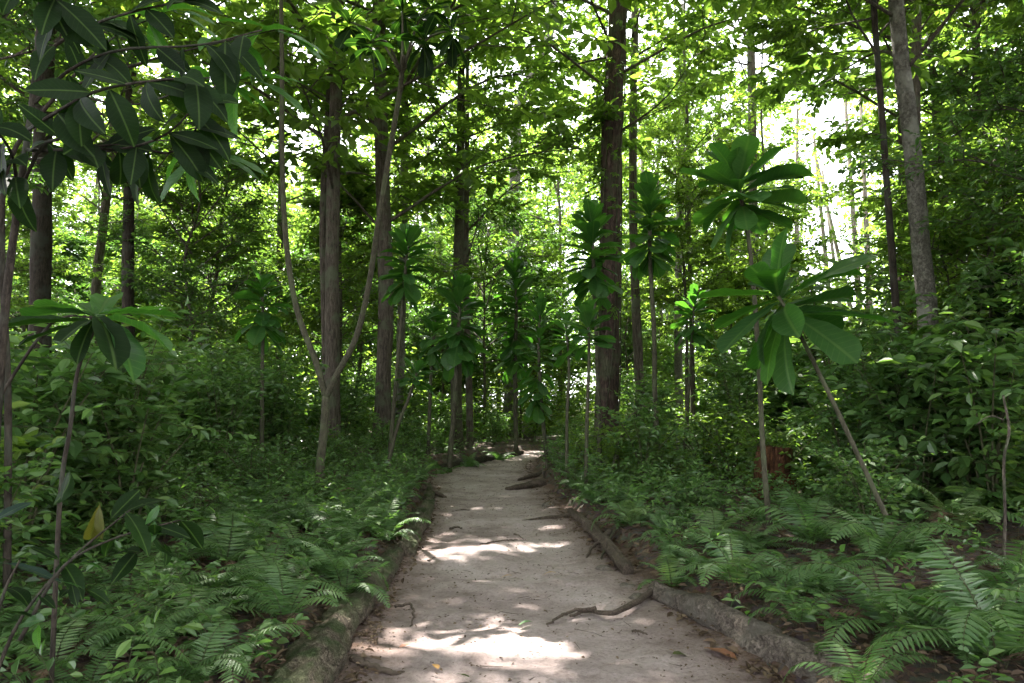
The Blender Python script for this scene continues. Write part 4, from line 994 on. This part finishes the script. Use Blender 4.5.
for (ya, yb, num, md) in ((-15, 24, 40, 3.6), (24, 75, 19, 5.5)):
    tries = 0; cnt = 0
    while cnt < num and tries < 20000:
        tries += 1
        y = fr_.uniform(ya, yb); x = fr_.uniform(-38, 38)
        d = out_dist(x, y)
        if d < 2.6: continue
        if abs(x) > abs(y) * .8 + 11: continue
        if 0 < y < 16 and abs(x) < y * .75 + .8: continue
        if any((x - a) ** 2 + (y - b) ** 2 < md ** 2 for a, b in cpos): continue
        if any((x - a) ** 2 + (y - b) ** 2 < 3 for a, b in H): continue
        if blocks(x, y, 15, 2.5) or in_gap(x, y, 5, 18): continue
        px = 512 + F * x / y if y > 1 else -999
        cpos.append((x, y)); s = fr_.uniform(.8, 1.25)
        if y < 2: lab = 'canopy tree behind and beside the viewpoint'
        elif px < 440: lab = 'tall canopy tree far back on the left'
        elif px < 600: lab = 'tall canopy tree far back beyond the end of the path'
        else: lab = 'tall canopy tree far back on the right'
        t = thing('canopy_tree', (x, y, ground_h(x, y)), lab, 'tree', 'trees: ' + lab, fr_.uniform(0, 6.28))
        ss = fr_.uniform(.85, 1.1); a = obj('trunk', CT, t); a.scale = (.75 * s, .75 * s, ss)
        z0 = fr_.uniform(6, 9) if y > 25 else fr_.uniform(9.5, 11)
        c = obj('crown', CAN[int(fr_.integers(4))], t, (0, 0, z0)); c.scale = (s, s, s); cnt += 1

# ------------------------------------------------------------------ stuff: ground cover, litter, far wood
def scatter(n, rg, y0, y1, dmin, dmax, pw=1.0, fall=None):
    out = []
    while len(out) < n:
        y = y0 + (y1 - y0) * rg.random() ** pw; w = y * .75 + 1.5; x = rg.uniform(-w, w); d = out_dist(x, y)
        if d < dmin or d > dmax: continue
        if fall and rg.random() > math.exp(-max(d, 0) / fall): continue
        out.append((x, y, ground_h(x, y)))
    return np.array(out)
rg = np.random.default_rng(81)
for side, nm, lab in ((-1, 'ground_cover', 'low leafy ground cover left of the path'), (1, 'ground_cover', 'low leafy ground cover right of the path')):
    mb = MB(); P_ = scatter(15000, rg, 2.5, 34, .25, 26, 1.3)
    l_, r_ = path_lr(P_[:, 1]); P_ = P_[(P_[:, 0] < l_) if side < 0 else (P_[:, 0] > r_)]
    keep = ~((P_[:, 1] < 9) & (rg.random(len(P_)) < (.86 if side > 0 else .7))); P_ = P_[keep]
    n_ = len(P_); hgt = rg.uniform(0, .35, n_) * np.clip((P_[:, 1]) / 8, .4, 1.6)
    az = rg.uniform(0, 6.28, n_); T = np.stack([np.cos(az), np.sin(az), rg.uniform(.1, 1.3, n_)], 1)
    Q = P_ + np.stack([0 * hgt, 0 * hgt, hgt], 1); sticks(mb, P_ - [0, 0, .03], Q, .002, 0)
    sprays(mb, Q, T, rg.uniform(.15, .4, n_), 7, .085, .045, rg, 1, 0, .2, .002, .5)
    tag(obj(nm, mb.mesh(nm, [M['twig'], M['shrub']])), lab, 'ground cover', kind='stuff')
mb = MB(); P_ = scatter(26000, rg, 2.5, 22, -.12, 12, 1.2, 4)
n_ = len(P_); az = rg.uniform(0, 6.28, n_); P_[:, 2] = np.maximum(P_[:, 2], .0) + rg.uniform(.005, .04, n_)
D = np.stack([np.cos(az), np.sin(az), rg.normal(0, .25, n_)], 1); U = np.stack([rg.normal(0, .4, n_), rg.normal(0, .4, n_), np.ones(n_)], 1)
s_ = rg.uniform(.03, .10, n_); leaves(mb, P_, D, U, s_, s_ * .5, 0, rg)
tag(obj('leaf_litter', mb.mesh('litter', [M['litter']])), 'brown dead leaves covering the forest floor beside the path', 'leaf litter', kind='stuff')
def copyv(src):
    v = np.zeros(len(src.vertices) * 3, np.float32); src.vertices.foreach_get('co', v)
    q = np.array([list(p_.vertices) + ([p_.vertices[-1]] if len(p_.vertices) == 3 else []) for p_ in src.polygons])
    mi = np.zeros(len(src.polygons), np.int32); src.polygons.foreach_get('material_index', mi); return v.reshape(-1, 3), q, mi
SRC = [copyv(m_) for m_ in FM]
for side, lab in ((-1, 'low small ferns carpeting the left bank'), (1, 'low small ferns carpeting the right bank')):
    mb = MB(); P_ = scatter(260, rg, 2.6, 17, .3, 7, 1.0, 3.0); l_, r_ = path_lr(P_[:, 1]); P_ = P_[(P_[:, 0] < l_) if side < 0 else (P_[:, 0] > r_)]
    P_ = P_[~((P_[:, 1] < 8.5) & (rg.random(len(P_)) < (.75 if side > 0 else .45)))]
    for p_ in P_:
        v, q, mi = SRC[int(rg.integers(4))]; a = rg.uniform(0, 6.28); s_ = rg.uniform(.25, .6); c_, n2_ = math.cos(a) * s_, math.sin(a) * s_
        w = np.stack([v[:, 0] * c_ - v[:, 1] * n2_, v[:, 0] * n2_ + v[:, 1] * c_, v[:, 2] * s_], 1) + p_
        mb.add(w, q, 0, rg.random(len(q))); mb.M[-1] = mi
    tag(obj('fern_cover', mb.mesh('fern_cover', [M['twig'], M['fern']])), lab, 'ferns', kind='stuff')
# crumbs and bits on the path itself
mb = MB(); n_ = 5200; yy = 3 + 19 * rg.random(n_) ** 1.3; l_, r_ = path_lr(yy); u = rg.beta(.4, .4, n_); xx = l_ + (r_ - l_) * u
P_ = np.stack([xx, yy, np.full(n_, .012) + .0 * xx], 1); P_[:, 2] += .06 * (np.abs(u - .5) * 2) ** 6
az = rg.uniform(0, 6.28, n_); D = np.stack([np.cos(az), np.sin(az), rg.normal(0, .15, n_)], 1); U = np.stack([rg.normal(0, .4, n_), rg.normal(0, .4, n_), np.ones(n_)], 1)
s_ = rg.uniform(.008, .035, n_); leaves(mb, P_, D, U, s_, s_ * .6, 0, rg)
az = rg.uniform(0, 6.28, 300); i_ = rg.integers(0, n_, 300); dl = np.stack([np.cos(az), np.sin(az), 0 * az], 1) * rg.uniform(.03, .16, 300)[:, None]
sticks(mb, P_[i_], P_[i_] + dl, .003, 1)
tag(obj('path_debris', mb.mesh('debris', [M['litter'], M['root']])), 'crumbs of dead leaf and twig scattered on the dirt path', 'debris', kind='stuff')

# far wood: sprays through a deep belt
mb = MB(); rg = np.random.default_rng(91)
n_ = 30000; az = rg.uniform(-.75, .75, n_); rad = rg.uniform(52, 95, n_)
cl = rg.uniform(-.75, .75, 260); ch = rg.uniform(1, 26, 260); cr_ = rg.uniform(55, 92, 260); k_ = rg.integers(0, 250, n_)
X = np.sin(cl[k_]) * cr_[k_] + rg.normal(0, 2.6, n_); Y_ = np.cos(cl[k_]) * cr_[k_] + rg.normal(0, 2.6, n_); Z = np.abs(ch[k_] + rg.normal(0, 2.2, n_)) 
ok = ~((np.abs(512 + F * X / Y_ - 838) < 20) & (Z > CAMZ + Y_ * .2)); X, Y_, Z = X[ok], Y_[ok], Z[ok]; n_ = len(X)
az2 = rg.uniform(0, 6.28, n_)
sprays(mb, np.stack([X, Y_, Z], 1), np.stack([np.cos(az2), np.sin(az2), rg.uniform(-.2, .5, n_)], 1), 1.1, 8, .42, .26, rg, 1, 0, .3, 0)
n_ = 19000; X = rg.uniform(-48, 48, n_); Y_ = 29 + 45 * rg.random(n_) ** 1.2; Z = rg.random(n_) ** 1.4 * (3.2 + 1.5 * np.sin(X * .35) * np.cos(Y_ * .27)) + .2
ok = np.array([out_dist(a, b) > 1 for a, b in zip(X, Y_)]); X, Y_, Z = X[ok], Y_[ok], Z[ok]; az2 = rg.uniform(0, 6.28, len(X))
sprays(mb, np.stack([X, Y_, Z], 1), np.stack([np.cos(az2), np.sin(az2), rg.uniform(0, 1, len(X))], 1), .9, 8, .26, .15, rg, 1, 0, .3, 0)
for i in range(90):
    a = rg.uniform(-.75, .75); r_ = rg.uniform(52, 90); x, y = math.sin(a) * r_, math.cos(a) * r_
    tube(mb, np.array([[x, y, -1], [x + rg.normal(0, .4), y, 10], [x + rg.normal(0, 1), y, 24]]), [.25, .2, .1], 6)
tag(obj('far_forest', mb.mesh('far_forest', [M['bark'], M['canopy']])), 'far-off mass of forest closing the view behind all the trees', 'forest', kind='stuff')
